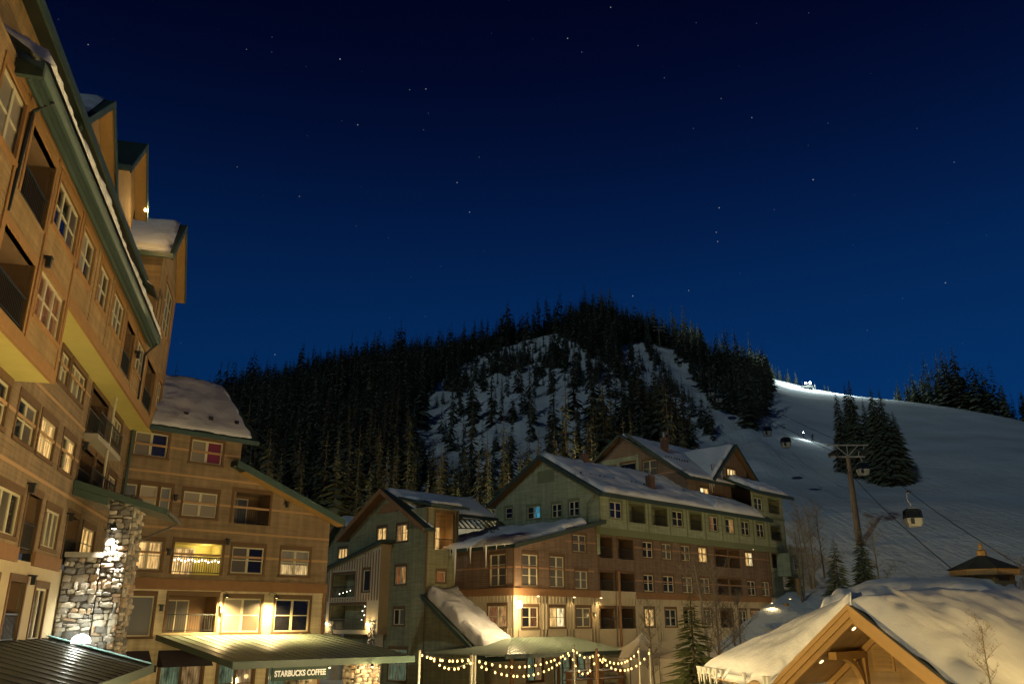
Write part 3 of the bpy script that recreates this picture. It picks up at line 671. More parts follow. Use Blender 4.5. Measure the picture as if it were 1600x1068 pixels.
    # dark canvas awnings over the shop windows
    for x0, x1 in ((-9.8, -7.1), (-12.1, -10.3)): MB().prism([(x0, -.02, 3.75), (x0, -.02, 2.95), (x0, -.85, 2.95)], (x1 - x0, 0, 0)).build('window_awning', 'fabric_dark', b)
    # the lights along the balcony rail
    for i in range(14):
        x = -9.55 + i * .19; link('fairy_light', tiny_bulb, b, (x, -.02 - .03 * (i % 2), 8.35 + .05 * math.sin(i * 1.7)))
    return b
tiny_bulb = MB().lathe((0, 0, 0), [(.005, -.045), (.035, -.02), (.035, .02), (.005, .045)], 6).mesh('tiny_bulb', 'tiny_white')
corner_wing()

def metal_awning(name, label, loc, rot, x0, x1, y0, z0, y1, z1, m='seam_metal', fascia='gutter', step=.56, legs=()):
    """standing seam shed awning from the wall (y0, z0) out to its front edge (y1, z1)"""
    t = thing(name, label, 'awning', loc, rot); d = Vector((0, y1 - y0, z1 - z0))
    MB().prism([(x0, y0, z0), (x1, y0, z0), (x1, y1, z1), (x0, y1, z1)], (0, 0, -.10)).build('roof_panel', m, t)
    L = d.length; sm = MB().box(-.018, .018, 0, L, 0, .028).mesh('seam_shape', m); n = int((x1 - x0) / step)
    for i in range(n + 1):
        o = link('seam', sm, t, (x0 + .03 + (x1 - x0 - .06) * i / n, y0, z0 + .002)); o.rotation_euler = (math.atan2(d.z, -d.y), 0, math.pi) if d.y < 0 else (math.atan2(d.z, d.y), 0, 0)
    MB().box(x0 - .04, x1 + .04, y1 - .09, y1 - .012, z1 - .26, z1 + .06).build('front_gutter', fascia, t)
    for xs in (x0 - .05, x1 + .012): MB().prism([(xs, y0, z0 + .06), (xs, y1, z1 + .06), (xs, y1, z1 - .22), (xs, y0, z0 - .22)], (.038, 0, 0)).build('side_fascia', fascia, t)
    for x, y in legs: MB().box(x - .09, x + .09, y - .09, y + .09, 0, z1 - .2).build('post', 'beam', t)
    return t
shop_awning = metal_awning('shop_awning', 'large green standing seam awning above the coffee shop', (-11.457, 52.771, 0), PHI, -10.0, .15, -.03, 4.48, -8.8, 3.42)
def shop_sign():
    t = thing('shop_sign', 'dark green coffee shop sign board hanging under the awning edge', 'sign', (-11.457, 52.771, 0), PHI)
    x0, x1, y, z = -7.75, -5.0, -8.55, 2.66
    MB().box(x0 - .12, x1 + .12, y, y + .08, z - .1, z + .50).build('board', 'signgreen', t)
    for x in (x0 + .2, x1 - .2): MB().box(x - .015, x + .015, y + .02, y + .05, z + .50, 3.5).build('hanger', 'darkmetal', t)
    cu = bpy.data.curves.new('lettering', 'FONT'); cu.body = 'STARBUCKS COFFEE'; cu.size = .36; cu.extrude = .01; cu.align_x = 'CENTER'; cu.align_y = 'CENTER'; cu.offset = .012
    cu.materials.append(MAT['signwhite']); tmp = bpy.data.objects.new('lettering_source', cu); me = bpy.data.meshes.new_from_object(tmp); bpy.data.objects.remove(tmp)
    xs = [v.co.x for v in me.vertices]; k = (x1 - x0) / (max(xs) - min(xs))
    o = link('lettering', me, t, ((x0 + x1) / 2, y - .012, z + .20)); o.rotation_euler = (R(90), 0, 0); o.scale = (k, 1, 1)
shop_sign()
def stone_pillar(name, label, base, rot, w, d, h, seed, hmin=.10, hmax=.22, cap=True, z0=0.0, faces=('f', 'l')):
    t = thing(name, label, 'pillar', base, rot)
    MB().box(0, w, 0, d, z0, h).build('core', 'mortar', t)
    if 'f' in faces: stones(t, 0, w, z0, h, lambda x, y, z: (x, y, z), 0, hmin, hmax, seed)
    if 'l' in faces: stones(t, 0, d, z0, h, lambda x, y, z: (y, x, z), R(90), hmin, hmax, seed + 1)
    if cap: MB().box(-.12, w + .12, -.12, d + .12, h, h + .14).build('cap_stone', 'concrete', t)
    return t
def awning_pillar(x, y, w, h, seed, lab):
    q = Matrix.Rotation(PHI, 3, 'Z') @ Vector((x, y, 0)); return stone_pillar('stone_pillar', lab, (-11.457 + q.x, 52.771 + q.y, 0), PHI, w, .9, h, seed, cap=False, z0=1.0)
awning_pillar(-3.15, -8.3, 1.5, 3.22, 5, 'wide rubble stone pillar under the right part of the shop awning')
awning_pillar(-6.0, -7.6, .8, 3.28, 9, 'narrow rubble stone pillar beside the coffee shop sign')
for x, y, pw, sd in ((-3.6, -8.9, 160, 0), (-5.5, -8.0, 60, 0)):
    q = Matrix.Rotation(PHI, 3, 'Z') @ Vector((x + .9, y - .25, 0))
    t = thing('pillar_light', 'small hooded lamp shining on the %s stone pillar under the awning' % ('wide' if pw > 100 else 'narrow'), 'lamp', (-11.457 + q.x, 52.771 + q.y, 3.05), PHI)
    MB().lathe((0, 0, 0), [(.10, 0), (.08, .08), (.03, .14)], 8).build('lamp_shade', 'darkmetal', t); MB().lathe((0, 0, -.05), [(.02, 0), (.05, .02), (.04, .05)], 8).build('bulb', 'lamp_warm', t)
    point_light(t, (0, -.12, -.15), pw, (1, .62, .25))

# ------------------------------------------------------------------ tall apartment building along the left
def left_building():
    PH = R(105.2)
    b = thing('apartment_building', 'tall ochre apartment building with overhanging upper floors at left', 'building', (-20.705, 43.777, 0), PH)
    # lower, set-back wall  (y = 0)
    Wn = []
    r5 = (13.62, 14.78); r4 = (10.75, 12.05); r3 = (7.80, 9.15)
    Wn += [(-15.20, -13.95, *r5, 2, 2, ['blind', 'blinddim']), (-13.55, -11.0, *r5, 3, 1, ['blinddim', 'blind', 'blinddim']), (-4.6, -2.2, *r5, 3, 2, ['blinddim'] * 3)]
    Wn += [(-21.9, -20.0, *r4, 2, 2, ['dark', 'dark']), (-18.9, -16.75, *r4, 2, 2, ['dark', 'blinddim']), (-16.2, -14.1, *r4, 2, 2, ['lit', 'lit']), (-13.0, -10.9, *r4, 2, 1, ['dark', 'lit']), (-3.7, -1.6, *r4, 3, 2, ['blind', 'blinddim', 'blind'])]
    Wn += [(-19.6, -16.75, *r3, 3, 1, ['dark', 'blinddim', 'dark']), (-13.6, -11.4, *r3, 3, 1, ['blinddim'] * 3), (-7.3, -4.6, *r3, 3, 2, ['lit', 'lit', 'lit'])]
    Wn += [(-13.1, -11.4, 4.55, 6.35, 2, 1, ['dark', 'dark']), (-19.5, -17.6, 4.6, 6.4, 2, 2, ['blinddim', 'dark'])]
    BL = [(-9.7, -6.1, 13.0, 14.8, 'dark'), (-9.9, -7.3, 10.4, 12.2, 'blinddim'), (-6.9, -4.4, 10.4, 12.2, 'litdim'), (-16.1, -14.4, 7.45, 9.35, 'dark'), (-10.2, -8.2, 7.45, 9.3, 'dark'), (-16.3, -14.5, 4.5, 6.45, 'blinddim')]
    holes = [w[:4] for w in Wn] + [q[:4] for q in BL]
    wall(b, 'cream2', -36, .0, 0, 7.15, [h for h in holes if h[3] < 7]); wall(b, 'brown', -36, .0, 7.5, 15.1, [h for h in holes if h[2] > 7.2 and h[3] > 7.6])
    segs = [(-36, -16.25), (-14.25, -10.35), (-8.05, 0)]
    lap(b, 'trim_beam', 'beam', [(x0, x1, -.10, .05, 7.05, 7.52) for x0, x1 in segs])
    for x0, x1, z0, z1, d in BL: balcony(b, x0, x1, z0, z1, lambda x, y, z: (x, y, z), 1.4, 'interior', d)
    lap(b, 'siding_band', 'band', [(-36, -.01, -.022, .01, 9.88, 10.0), (-36, -9.8, -.022, .01, 12.78, 12.90), (-36, -9.75, -.022, .01, 14.25, 14.36), (-36, -10.0, -.022, .01, 11.42, 11.53)])
    for w in Wn: window(b, (w[0] + w[1]) / 2, 0, (w[2] + w[3]) / 2, w[1] - w[0], w[3] - w[2], w[4], w[5], panes=w[6], sink=.12)
    for x0, x1 in ((-9.85, -4.3),): MB().box(x0, x1, -.55, .0, 10.18, 10.36).build('balcony_slab', 'concrete', b); MB().box(x0, x1, -.55, .0, 12.55, 12.75).build('balcony_slab', 'concrete', b)
    for x in (-7.1,): MB().tube((x, -.48, 10.36), (x, -.48, 15.0), .06, .06, 8).build('balcony_post', 'sash', b)
    mb = MB()
    for za in (10.36, 12.75):
        mb.box(-9.85, -4.3, -.54, -.50, za + .92, za + .98); mb.box(-9.85, -4.3, -.53, -.51, za + .1, za + .13)
        for i in range(42): mb.box(-9.8 + i * .13, -9.785 + i * .13, -.527, -.513, za + .13, za + .92)
    mb.build('railing', 'darkmetal', b)
    for x, z in ((-16.4, 9.6), (-10.4, 9.3), (-14.3, 6.7), (-9.95, 12.3)): scone(b, x, 0, z)
    # overhanging upper wall (y = -1.07) and the painted undersides
    Y = -1.07; To = lambda x, y, z: (x, y + Y, z)
    top = (16.45, 17.95); Wo = [(-28.4, -26.3, 16.3, 17.95, 2, 2, ['blind', 'blind']), (-22.75, -20.1, *top, 3, 2, ['dark', 'dark', 'blinddim']), (-19.35, -17.5, *top, 2, 2, ['blind', 'dark']), (-16.35, -14.6, *top, 2, 2, ['blinddim', 'dark']), (-13.55, -11.2, *top, 3, 2, ['dark', 'blinddim', 'dark']), (-7.35, -5.05, *top, 3, 2, ['blinddim', 'dark', 'blinddim']), (.1, 1.5, 16.4, 18.0, 2, 2, ['blind', 'dark'])]
    Wo += [(-22.85, -20.1, 13.5, 14.95, 3, 2, ['litdim', 'litdim', 'litdim']), (-29.2, -27.2, 13.5, 15.0, 2, 2, ['dark', 'blinddim'])]
    Bo = [(-25.8, -23.4, 15.85, 17.9, 'blind'), (-26.3, -23.5, 12.75, 14.7, 'litdim'), (-10.4, -8.1, 15.6, 17.8, 'blinddim'), (-4.2, -1.2, 15.6, 17.9, 'dark')]
    ho = [w[:4] for w in Wo] + [q[:4] for q in Bo]
    wall(b, 'ochre', -36, -19.7, 12.62, 15.28, [h for h in ho if h[3] < 15.2 and h[0] < -19.7], To)
    wall(b, 'ochre', -36, 2.05, 15.28, 18.6, [h for h in ho if h[2] > 15.2], To)
    lap(b, 'trim_beam', 'ochre_beam', [(-36, -19.66, Y - .06, Y + .05, 12.28, 12.66)] + [(-19.658, -.95, Y - .06, Y + .05, 14.96, 15.34)])
    MB().poly([(-19.7, Y, 12.3), (-19.7, 0, 12.3), (-19.7, 0, 15.3), (-19.7, Y, 15.3)]).build('return_wall', 'ochre', b)
    MB().poly([(-36, Y - .02, 12.30), (-36, 0.05, 12.30), (-19.68, 0.05, 12.30), (-19.68, Y - .02, 12.30)]).build('soffit', 'soffit', b)
    MB().poly([(-19.68, Y - .02, 15.0), (-19.68, 0.05, 15.0), (-.96, 0.05, 15.0), (-.96, Y - .02, 15.0)]).build('soffit', 'soffit', b)
    MB().poly([(-.96, Y, 15.0), (2.05, Y, 15.0), (2.05, 6, 15.0), (-.96, 6, 15.0)]).build('soffit', 'soffit', b)
    lap(b, 'corner_board', 'ochre_beam', [(-19.86, -19.68, Y - .05, Y + .03, 12.66, 18.3), (-26.6, -26.42, Y - .05, Y + .03, 12.66, 18.3), (-23.25, -23.05, Y - .05, Y + .03, 12.66, 18.3), (1.95, 2.07, Y - .03, Y + .05, 15.34, 23.6)])
    lap(b, 'siding_joint', 'trim', [(x, x + .05, Y - .018, Y + .01, 15.34, 18.3) for x in (-16.95, -14.05, -10.75, -7.75)])
    for w in Wo: window(b, (w[0] + w[1]) / 2, Y, (w[2] + w[3]) / 2, w[1] - w[0], w[3] - w[2], w[4], w[5], panes=w[6], sink=.12, case='ochre_beam')
    for x0, x1, z0, z1, d in Bo: balcony(b, x0, x1, z0, z1, To, 1.3, 'interior', d, case='ochre_beam')
    scone(b, -7.75, Y, 17.1); scone(b, -23.0, Y, 15.2)
    # eave with gutter and the snow lying on the skirt roof
    x0, x1 = -27.7, -5.35
    r = roof_slab('roof', b, (x0, -1.58, 18.50), (x1, -1.58, 18.50), (x1, .10, 19.75), (x0, .10, 19.75), .20)
    MB().prism([(x0, -1.30, 18.34), (x0, -1.08, 18.50), (x0, -1.08, 18.30)], (x1 - x0, 0, 0)).build('eave_soffit', 'ochre_beam', r)
    MB().box(x0, x1, -1.565, -1.27, 18.12, 18.33).build('fascia', 'roof', r); MB().box(x0 + .02, x1 - .02, -1.44, -1.36, 18.05, 18.119).build('fascia_strip', 'gutter', r)
    mb = MB(); mb.prism([(x0, -1.74, 18.52), (x0, -1.74, 18.36), (x0, -1.66, 18.26), (x0, -1.57, 18.26), (x0, -1.57, 18.52)], (x1 - x0 + .04, 0, 0)); mb.build('gutter', 'gutter', r)
    MB().box(x0 - .16, x0 - .005, -1.74, 2.5, 18.05, 18.5).build('gutter_return', 'roof', r); roof_slab('roof_return', r, (-36, 0.4, 18.6), (x0, .4, 18.6), (x0, 2.0, 19.8), (-36, 2.0, 19.8), .2); MB().box(-36, x0 - .17, .1, .4, 18.2, 18.62).build('gutter_return', 'roof', r)
    mb = MB(); mb.path([(-5.5, -1.65, 18.26), (-5.5, -1.3, 17.85), (-5.5, -1.15, 17.6), (-5.5, -1.15, 15.4)], .05, 6); mb.build('downspout', 'darkmetal', r)
    mb = MB(); mb.path([(-26.4, -1.65, 18.26), (-26.4, -1.2, 17.9), (-26.4, -1.12, 15)], .05, 6); mb.build('downspout', 'darkmetal', r)
    snow_patch('snow_layer', r, (x0, -1.80, 18.56), (x1 - .1, -1.80, 18.56), (x1 - .1, -.05, 19.72), (x0, -.05, 19.72), .42, 120, 10, 4, edge=.35, amp=.8)
    # top storey and upper roof
    wall(b, 'ochre', -36, -3.9, 19.4, 22.2, [(-21.0, -19.9, 20.2, 21.5), (-15.2, -14.0, 20.3, 21.5)])
    window(b, -20.45, 0, 20.85, 1.1, 1.3, 1, 2, panes=['dark']); window(b, -14.6, 0, 20.9, 1.2, 1.2, 2, 2, panes=['litsoft', 'litsoft'])
    r = roof_slab('roof', b, (-36, -.62, 21.82), (-5.0, -.62, 21.82), (-5.0, 6, 26.4), (-36, 6, 26.4), .26)
    MB().box(-36, -5.0, -.72, -.625, 21.55, 21.84).build('gutter', 'gutter', r)
    snow_patch('snow_layer', r, (-36, -.5, 21.9), (-20.3, -.5, 21.9), (-20.3, 5.9, 26.36), (-36, 5.9, 26.36), .22, 40, 12, 6)
    roof_slab('roof_back', r, (-36, 6.02, 26.4), (-5, 6.02, 26.4), (-5, 12, 22), (-36, 12, 22), .26)
    def dormer(xc, hw, zb, za, yf, yb, wm, zlow, snow, win=None, ov=.45, fy=.5):
        """cross gable: front wall, two roof slopes with overhang, fascia boards, snow on the near slope"""
        d = wall(b, wm, xc - hw, xc + hw, zlow, zb, [win[:4]] if win else (), lambda x, y, z: (x, y + yf, z), [[(xc - hw, zb), (xc + hw, zb), (xc, za)]], name='gable_wall')
        for s in (-1, 1): MB().poly([(xc + s * hw, yf, zlow), (xc + s * hw, yb, zlow), (xc + s * hw, yb, zb), (xc + s * hw, yf, zb)]).build('side_wall', wm, d)
        if win: window(b, (win[0] + win[1]) / 2, yf, (win[2] + win[3]) / 2, win[1] - win[0], win[3] - win[2], win[4], win[5], panes=win[6], case='ochre_beam')
        k = (za - zb) / hw; e = hw + ov; ze = zb - ov * k; up = .24
        rr = roof_slab('gable_roof', b, (xc - e, yf - fy, ze + up), (xc - e, yb, ze + up), (xc, yb, za + up), (xc, yf - fy, za + up), .22)
        roof_slab('roof_slope', rr, (xc + .001, yf - fy, za + up), (xc + .001, yb, za + up), (xc + e, yb, ze + up), (xc + e, yf - fy, ze + up), .22)
        for s in (-1, 1): MB().prism([(xc + s * .002, yf - fy, za + up + .03), (xc + s * e, yf - fy, ze + up + .03), (xc + s * e, yf - fy, ze + up - .34), (xc + s * .002, yf - fy, za + up - .34)], (0, -.06, 0)).build('fascia', 'gutter', rr)
        for s in (-1, 1): MB().prism([(xc + s * .01, yf - fy, za + up - .23), (xc + s * e, yf - fy, ze + up - .23), (xc + s * e, yf - fy, ze + up - .26), (xc + s * .01, yf - fy, za + up - .26)], (0, fy - .01, 0)).build('soffit_board', 'timber', rr)
        MB().box(xc - e - .10, xc - e + .0, yf - fy - .05, yb, ze + .0, ze + up + .02).build('gutter', 'gutter', rr)
        if snow: snow_patch('snow_layer', rr, (xc - e + .05, yb - .1, ze + up + .03), (xc - e + .05, yf - fy + .15, ze + up + .03), (xc - .08, yf - fy + .35, za + up - .02), (xc - .08, yb - .1, za + up - .02), snow, 26, 18, int(xc), amp=.8)
        return d
    dormer(-15.95, 3.3, 21.9, 24.9, .12, 7.5, 'ochre', 19.4, .20, (-17.6, -16.4, 20.6, 22.0 - .15, 2, 2, ['litsoft', 'litsoft']), .45, .55)
    dormer(-8.9, 2.15, 24.9, 27.2, .12, 8, 'boards', 19.4, .0, (-10.0, -8.9, 21.8, 23.3, 2, 2, ['lit', 'litsoft']), .4, .55)
    dormer(-1.0, 3.02, 23.75, 26.75, Y, 7, 'ochre', 18.6, .30, (-1.9, 1.2, 20.4, 23.1, 3, 3, ['dark', 'blinddim', 'dark']), .35, .5)
    window(b, -3.1, Y, 20.9, .9, 1.5, 1, 2, panes=['navy'])
    wall(b, 'ochre', -5.0, -3.9, 18.6, 21.3, (), lambda x, y, z: (x, y - .6, z)); rr = roof_slab('roof', b, (-5.5, -1.1, 21.3), (-3.9, -1.1, 21.3), (-3.9, .3, 22.2), (-5.5, .3, 22.2), .18); snow_patch('snow_layer', rr, (-5.45, -1.0, 21.34), (-4.05, -1.0, 21.34), (-4.05, .2, 22.16), (-5.45, .2, 22.16), .18, 8, 6, 3)
    point_light(link('wall_lamp', MB().lathe((0, 0, 0), [(.03, -.1), (.10, -.05), (.10, .05), (.03, .1)], 8).mesh('globe', 'lamp_warm'), b, (-6.75, -.42, 24.9)), (.25, -.3, .1), 150)
    return b
left_building()

LB = Vector((-20.705, 43.777, 0)); PHL = R(105.2)
def lb(x, y, z=0.0): q = Matrix.Rotation(PHL, 3, 'Z') @ Vector((x, y, 0)); return (LB.x + q.x, LB.y + q.y, z)
# rubble stone stair tower in front of it
def stone_tower():
    t = thing('stone_tower', 'rubble stone porch pillar with green canopy lit by spotlight at left', 'pillar', lb(0, 0), PHL)
    MB().box(-9.6, -7.4, -1.35, -.04, 0, 7.66).build('stone_base', 'mortar', t); MB().box(-9.85, -7.2, -1.45, -.04, 7.66, 7.86).build('cap_slab', 'concrete', t)
    MB().box(-9.55, -8.55, -2.33, -1.40, 0, 10.25).build('pillar_core', 'mortar', t)
    MB().box(-7.9, -7.1, -2.3, -1.5, 0, 10.1).build('pillar_core', 'mortar', t)
    MB().box(-8.55, -7.9, -2.22, -1.5, 0, 6.9).build('pillar_core', 'mortar', t)
    f = lambda x0: (lambda x, y, z: (x0 + y, -x, z))          # near face, x measured outward from the wall
    stones(t, .04, 1.38, 3.9, 7.62, f(-9.6), R(-90), .13, .34, 1); stones(t, 1.40, 2.33, 3.6, 10.22, f(-9.55), R(-90), .12, .28, 2)
    stones(t, -9.5, -8.55, 3.3, 10.2, lambda x, y, z: (x, -2.33 + y, z), 0, .12, .26, 3); stones(t, -7.9, -7.1, 3.3, 10.05, lambda x, y, z: (x, -2.3 + y, z), 0, .12, .26, 4)
    stones(t, -8.55, -7.9, 3.3, 6.9, lambda x, y, z: (x, -2.22 + y, z), 0, .12, .26, 8)
    # green canopy on top
    c = MB().prism([(-10.3, .0, 10.72), (-10.3, -3.75, 9.62), (-10.3, -3.75, 9.40), (-10.3, .0, 10.42)], (3.6, 0, 0)).build('canopy_roof', 'gutter', t)
    MB().prism([(-10.2, -.05, 10.40), (-10.2, -1.4, 10.02), (-10.2, -1.4, 9.72), (-10.2, -.05, 10.1)], (.2, 0, 0)).build('canopy_beam', 'gutter', c)
    mb = MB(); mb.path([(-10.33, -3.8, 9.5), (-7.0, -3.95, 9.42)], .07, 6); mb.path([(-7.0, -3.95, 9.42), (-6.6, -2.2, 8.6)], .04, 6); mb.build('gutter_pipe', 'metal', c)
    for z in (8.30,): MB().box(-9.8, -7.3, -1.40, -1.36, z + .45, z + .5).build('railing', 'darkmetal', t)
    MB().box(-8.5, -7.95, -2.24, -2.2, 7.0, 8.1).build('railing', 'darkmetal', t)
    # spotlight on the pillar
    l = link('spotlight', MB().lathe((0, 0, 0), [(.11, 0), (.12, .08), (.05, .20), (.04, .24)], 10).mesh('spot_hood', 'darkmetal'), t, (-9.98, -1.75, 8.80)); MB().tube((0, 0, .22), (.35, 0, .26), .025).build('arm', 'darkmetal', l)
    MB().lathe((0, 0, -.02), [(.02, 0), (.085, .01), (.085, .03)], 10).build('lens', 'lamp_white', l); spot_light(l, (0, 0, -.03), (.22, .06, -1.9), 2300, (1, .94, .80), 70, .7)
    return t
stone_tower()
canopy = metal_awning('porch_roof', 'dark seamed porch roof with pale teal edge at lower left', lb(0, 0), PHL, -34, -10.05, -.03, 4.58, -3.9, 3.52, 'dark_metal_roof', 'gutter', 1.0)
MB().prism([(-10.0, -.05, 4.66), (-10.0, -3.9, 3.60), (-10.62, -3.9, 3.60), (-10.62, -.05, 4.66)], (0, 0, .03)).build('edge_flashing', 'teal', canopy)
g = thing('floodlight', 'white glowing flood lamp on the porch roof below the stone pillar', 'lamp', lb(-10.4, -1.25, 4.34), PHL)
MB().lathe((0, 0, 0), [(.10, -.06), (.10, .04)], 8).build('base', 'darkmetal', g); MB().lathe((0, 0, .04), [(.34, 0), (.36, .08), (.32, .20), (.2, .30), (.05, .35)], 14).build('globe', 'lamp_globe', g, True)
point_light(g, (-.1, -.1, .62), 60, (.92, 1, .86), .12)

# ------------------------------------------------------------------ the long lodge behind the plaza
LODGE = (7.542, 77.634, 0)
def lodge():
    b = thing('lodge_building', 'long green and red-brown lodge with many windows below the mountain', 'building', LODGE, PHI)
    def grid(rows): return [(a, c, z0, z1, cols, rws, p) for (a, c, z0, z1, cols, rws, p) in rows]
    d, bl = ['dark', 'dark'], ['blinddim', 'blinddim']
    F4, F3, F2 = (11.08, 12.58), (7.92, 9.45), (4.72, 6.30)
    W = [(-2.95, -1.15, *F4, 2, 2, bl), (7.25, 8.85, *F4, 2, 2, d), (10.4, 12.0, *F4, 2, 2, bl), (13.7, 15.3, *F4, 2, 2, bl), (16.9, 18.5, *F4, 2, 2, ['lit', 'lit']), (26.2, 27.8, *F4, 2, 2, ['lit', 'litwhite'])]
    W += [(-9.35, -7.5, 7.98, 10.52, 2, 3, bl), (-6.0, -4.2, 7.98, 10.52, 2, 3, bl), (-2.75, -1.1, *F3, 2, 2, bl), (7.2, 8.75, *F3, 2, 2, d), (10.35, 12.1, *F3, 2, 2, d), (13.65, 15.4, *F3, 2, 2, bl), (16.85, 18.55, *F3, 2, 2, bl), (26.2, 27.8, *F3, 2, 2, d), (29.3, 30.9, *F3, 2, 2, bl)]
    W += [(-9.35, -7.5, *F2, 2, 2, ['dark', 'litdim']), (-6.1, -4.2, *F2, 2, 2, ['lit', 'litwhite']), (-2.7, -.8, *F2, 2, 2, ['blinddim', 'blinddim']), (7.1, 8.6, *F2, 2, 2, ['lit', 'lit']), (10.4, 12.2, *F2, 2, 2, d), (13.6, 15.3, *F2, 2, 2, d), (16.8, 18.5, *F2, 2, 2, bl), (24.0, 25.4, *F2, 2, 2, d), (26.4, 28.2, *F2, 2, 2, ['litdim', 'litdim'])]
    B = [(.55, 2.6, 10.75, 12.6, 'litdim'), (3.4, 5.75, 10.75, 12.6, 'blindgrey'), (20.0, 22.4, 10.75, 12.6, 'dark'), (22.8, 24.9, 10.75, 12.6, 'lit'), (.55, 2.6, 7.85, 9.45, 'litdim'), (3.1, 5.7, 7.85, 9.45, 'blindgrey'), (20.0, 22.2, 7.85, 9.5, 'dark'), (22.6, 24.9, 7.85, 9.5, 'dark'), (.55, 2.65, 4.55, 6.3, 'litdim'), (3.2, 5.5, 4.55, 6.3, 'dark'), (20.2, 22.6, 4.55, 6.3, 'dark')]
    SH = [(-8.8, -7.0, .6, 2.8), (-5.5, -3.6, .1, 2.8), (-2.6, -.8, .6, 2.8), (7, 9, .6, 2.8), (12, 14, .6, 2.8)]
    holes = [w[:4] for w in W] + [q[:4] for q in B] + SH
    T = lambda x, y, z: (x, y, z)
    wall(b, 'bcream', -10.3, 34.3, 0, 7.25, [h for h in holes if h[3] < 7]); wall(b, 'redbrown', -10.3, .4, 7.75, 11.08, [h for h in holes if h[2] > 7.6 and h[1] < .45])
    mb = MB(); x4 = [-2.95, -1.15]; zt = lambda x: 11.15 + (x + 10.3) * .243
    mb.poly([(-10.3, 0, 11.08), (-2.95, 0, 11.08), (-2.95, 0, zt(-2.95)), (-10.3, 0, zt(-10.3))]); mb.poly([(-2.95, 0, 12.58), (-1.15, 0, 12.58), (-1.15, 0, zt(-1.15)), (-2.95, 0, zt(-2.95))]); mb.poly([(-1.15, 0, 11.08), (.4, 0, 11.08), (.4, 0, zt(.4)), (-1.15, 0, zt(-1.15))]); mb.build('wall', 'redbrown', b)
    wall(b, 'redbrown', .4, 31.6, 7.75, 12.9, [h for h in holes if h[2] > 7.6 and h[0] > .4])
    wall(b, 'green', 31.6, 34.3, 7.75, 12.9, [(32.2, 33.9, 11.1, 12.7)]); balcony(b, 32.2, 33.9, 11.1, 12.7, T, 1.2, 'interior', 'dark')
    lap(b, 'trim_beam', 'beam', [(-10.42, .55, -.12, .05, 7.2, 7.8), (5.9, 31.0, -.12, .05, 7.2, 7.8)])
    lap(b, 'siding_band', 'band2', [(-10.3, -.1, -.02, .01, 9.40, 9.54), (-3.9, .39, -.02, .01, 11.9, 12.02), (5.9, 31.5, -.02, .01, 11.9, 12.02), (5.9, 31.5, -.02, .01, 8.82, 8.94)])
    lap(b, 'corner_board', 'trim', [(-10.36, -10.2, -.06, .03, 7.8, 11.1), (.42, .58, -.06, .03, 7.8, 12.9), (31.45, 31.62, -.06, .03, 7.8, 12.9)])
    lap(b, 'corner_board', 'bcream', [(-10.37, -9.95, -.07, .02, 2.5, 7.2)])
    bm = MB().box(-.035, .035, -.05, .01, 0, 1).mesh('batten_shape', 'bcream')
    def battens(x0, x1, z0, z1, step=.42):
        x = x0
        while x < x1:
            if not any(h[0] - .15 < x < h[1] + .15 and h[2] - .2 < z1 and h[3] + .3 > z0 for h in holes): link('batten', bm, b, (x, 0, z0), 0, (1, 1, z1 - z0))
            x += step
    battens(-9.8, 30.8, 3.3, 7.2); battens(-9.8, 30.8, 3.3, 4.55); battens(-9.8, 30.8, 6.62, 7.2)
    for w in W: window(b, (w[0] + w[1]) / 2, 0, (w[2] + w[3]) / 2, w[1] - w[0], w[3] - w[2], w[4], w[5], panes=w[6], sink=.12)
    for x0, x1, z0, z1, dd in B: balcony(b, x0, x1, z0, z1, T, 1.4, 'interior', dd)
    for i, s in enumerate(SH): window(b, (s[0] + s[1]) / 2, 0, (s[2] + s[3]) / 2, s[1] - s[0], s[3] - s[2], 2, 2, panes=['shop', 'shop' if i % 2 else 'shopwarm'], frame='trim')
    MB().tube((3.0, -.35, 3.0), (3.0, -.35, 9.6), .12, .12, 8).build('post', 'beam', b)
    # left face of the red-brown part
    TL = lambda x, y, z: (-10.3 + y, -x, z)                      # x runs from -depth to 0, outside is -x
    WL = [(-2.9, -1.0, 7.98, 10.55, 2, 3, bl), (-3.1, -.85, 4.75, 6.4, 2, 2, ['litdim', 'litsoft'])]
    wall(b, 'bcream', -7.6, 0, 0, 7.25, [WL[1][:4]], TL); wall(b, 'redbrown', -7.6, 0, 7.75, 11.15, [WL[0][:4]], TL)
    for w in WL: window(b, -10.3, -(w[0] + w[1]) / 2, (w[2] + w[3]) / 2, w[1] - w[0], w[3] - w[2], w[4], w[5], panes=w[6], rot=R(-90), sink=.12)
    lap(b, 'trim_beam', 'beam', [(-7.6, .0, -.12, .05, 7.2, 7.8)], TL); lap(b, 'siding_band', 'band2', [(-7.6, .0, -.02, .01, 9.40, 9.54)], TL)
    for i in range(16): link('batten', bm, b, (-10.3, .3 + i * .42, 2.8), R(-90), (1, 1, 1.85)); link('batten', bm, b, (-10.3, .3 + i * .42, 6.72), R(-90), (1, 1, .48))
    lap(b, 'balcony_parapet', 'bcream', [(.56, 5.89, -.05, .04, 7.2, 7.82), (31.01, 34.28, -.05, .04, 7.2, 7.8)])
    # shed roof of the red-brown part
    r = roof_slab('roof', b, (-11.0, -.75, zt(-11.0) + .22), (-11.0, 14, zt(-11.0) + .22), (.9, 14, zt(.9) + .22), (.9, -.75, zt(.9) + .22), .28)
    MB().prism([(-11.0, -.76, zt(-11) + .26), (.9, -.76, zt(.9) + .26), (.9, -.76, zt(.9) - .12), (-11.0, -.76, zt(-11) - .12)], (0, -.07, 0)).build('fascia', 'roof', r)
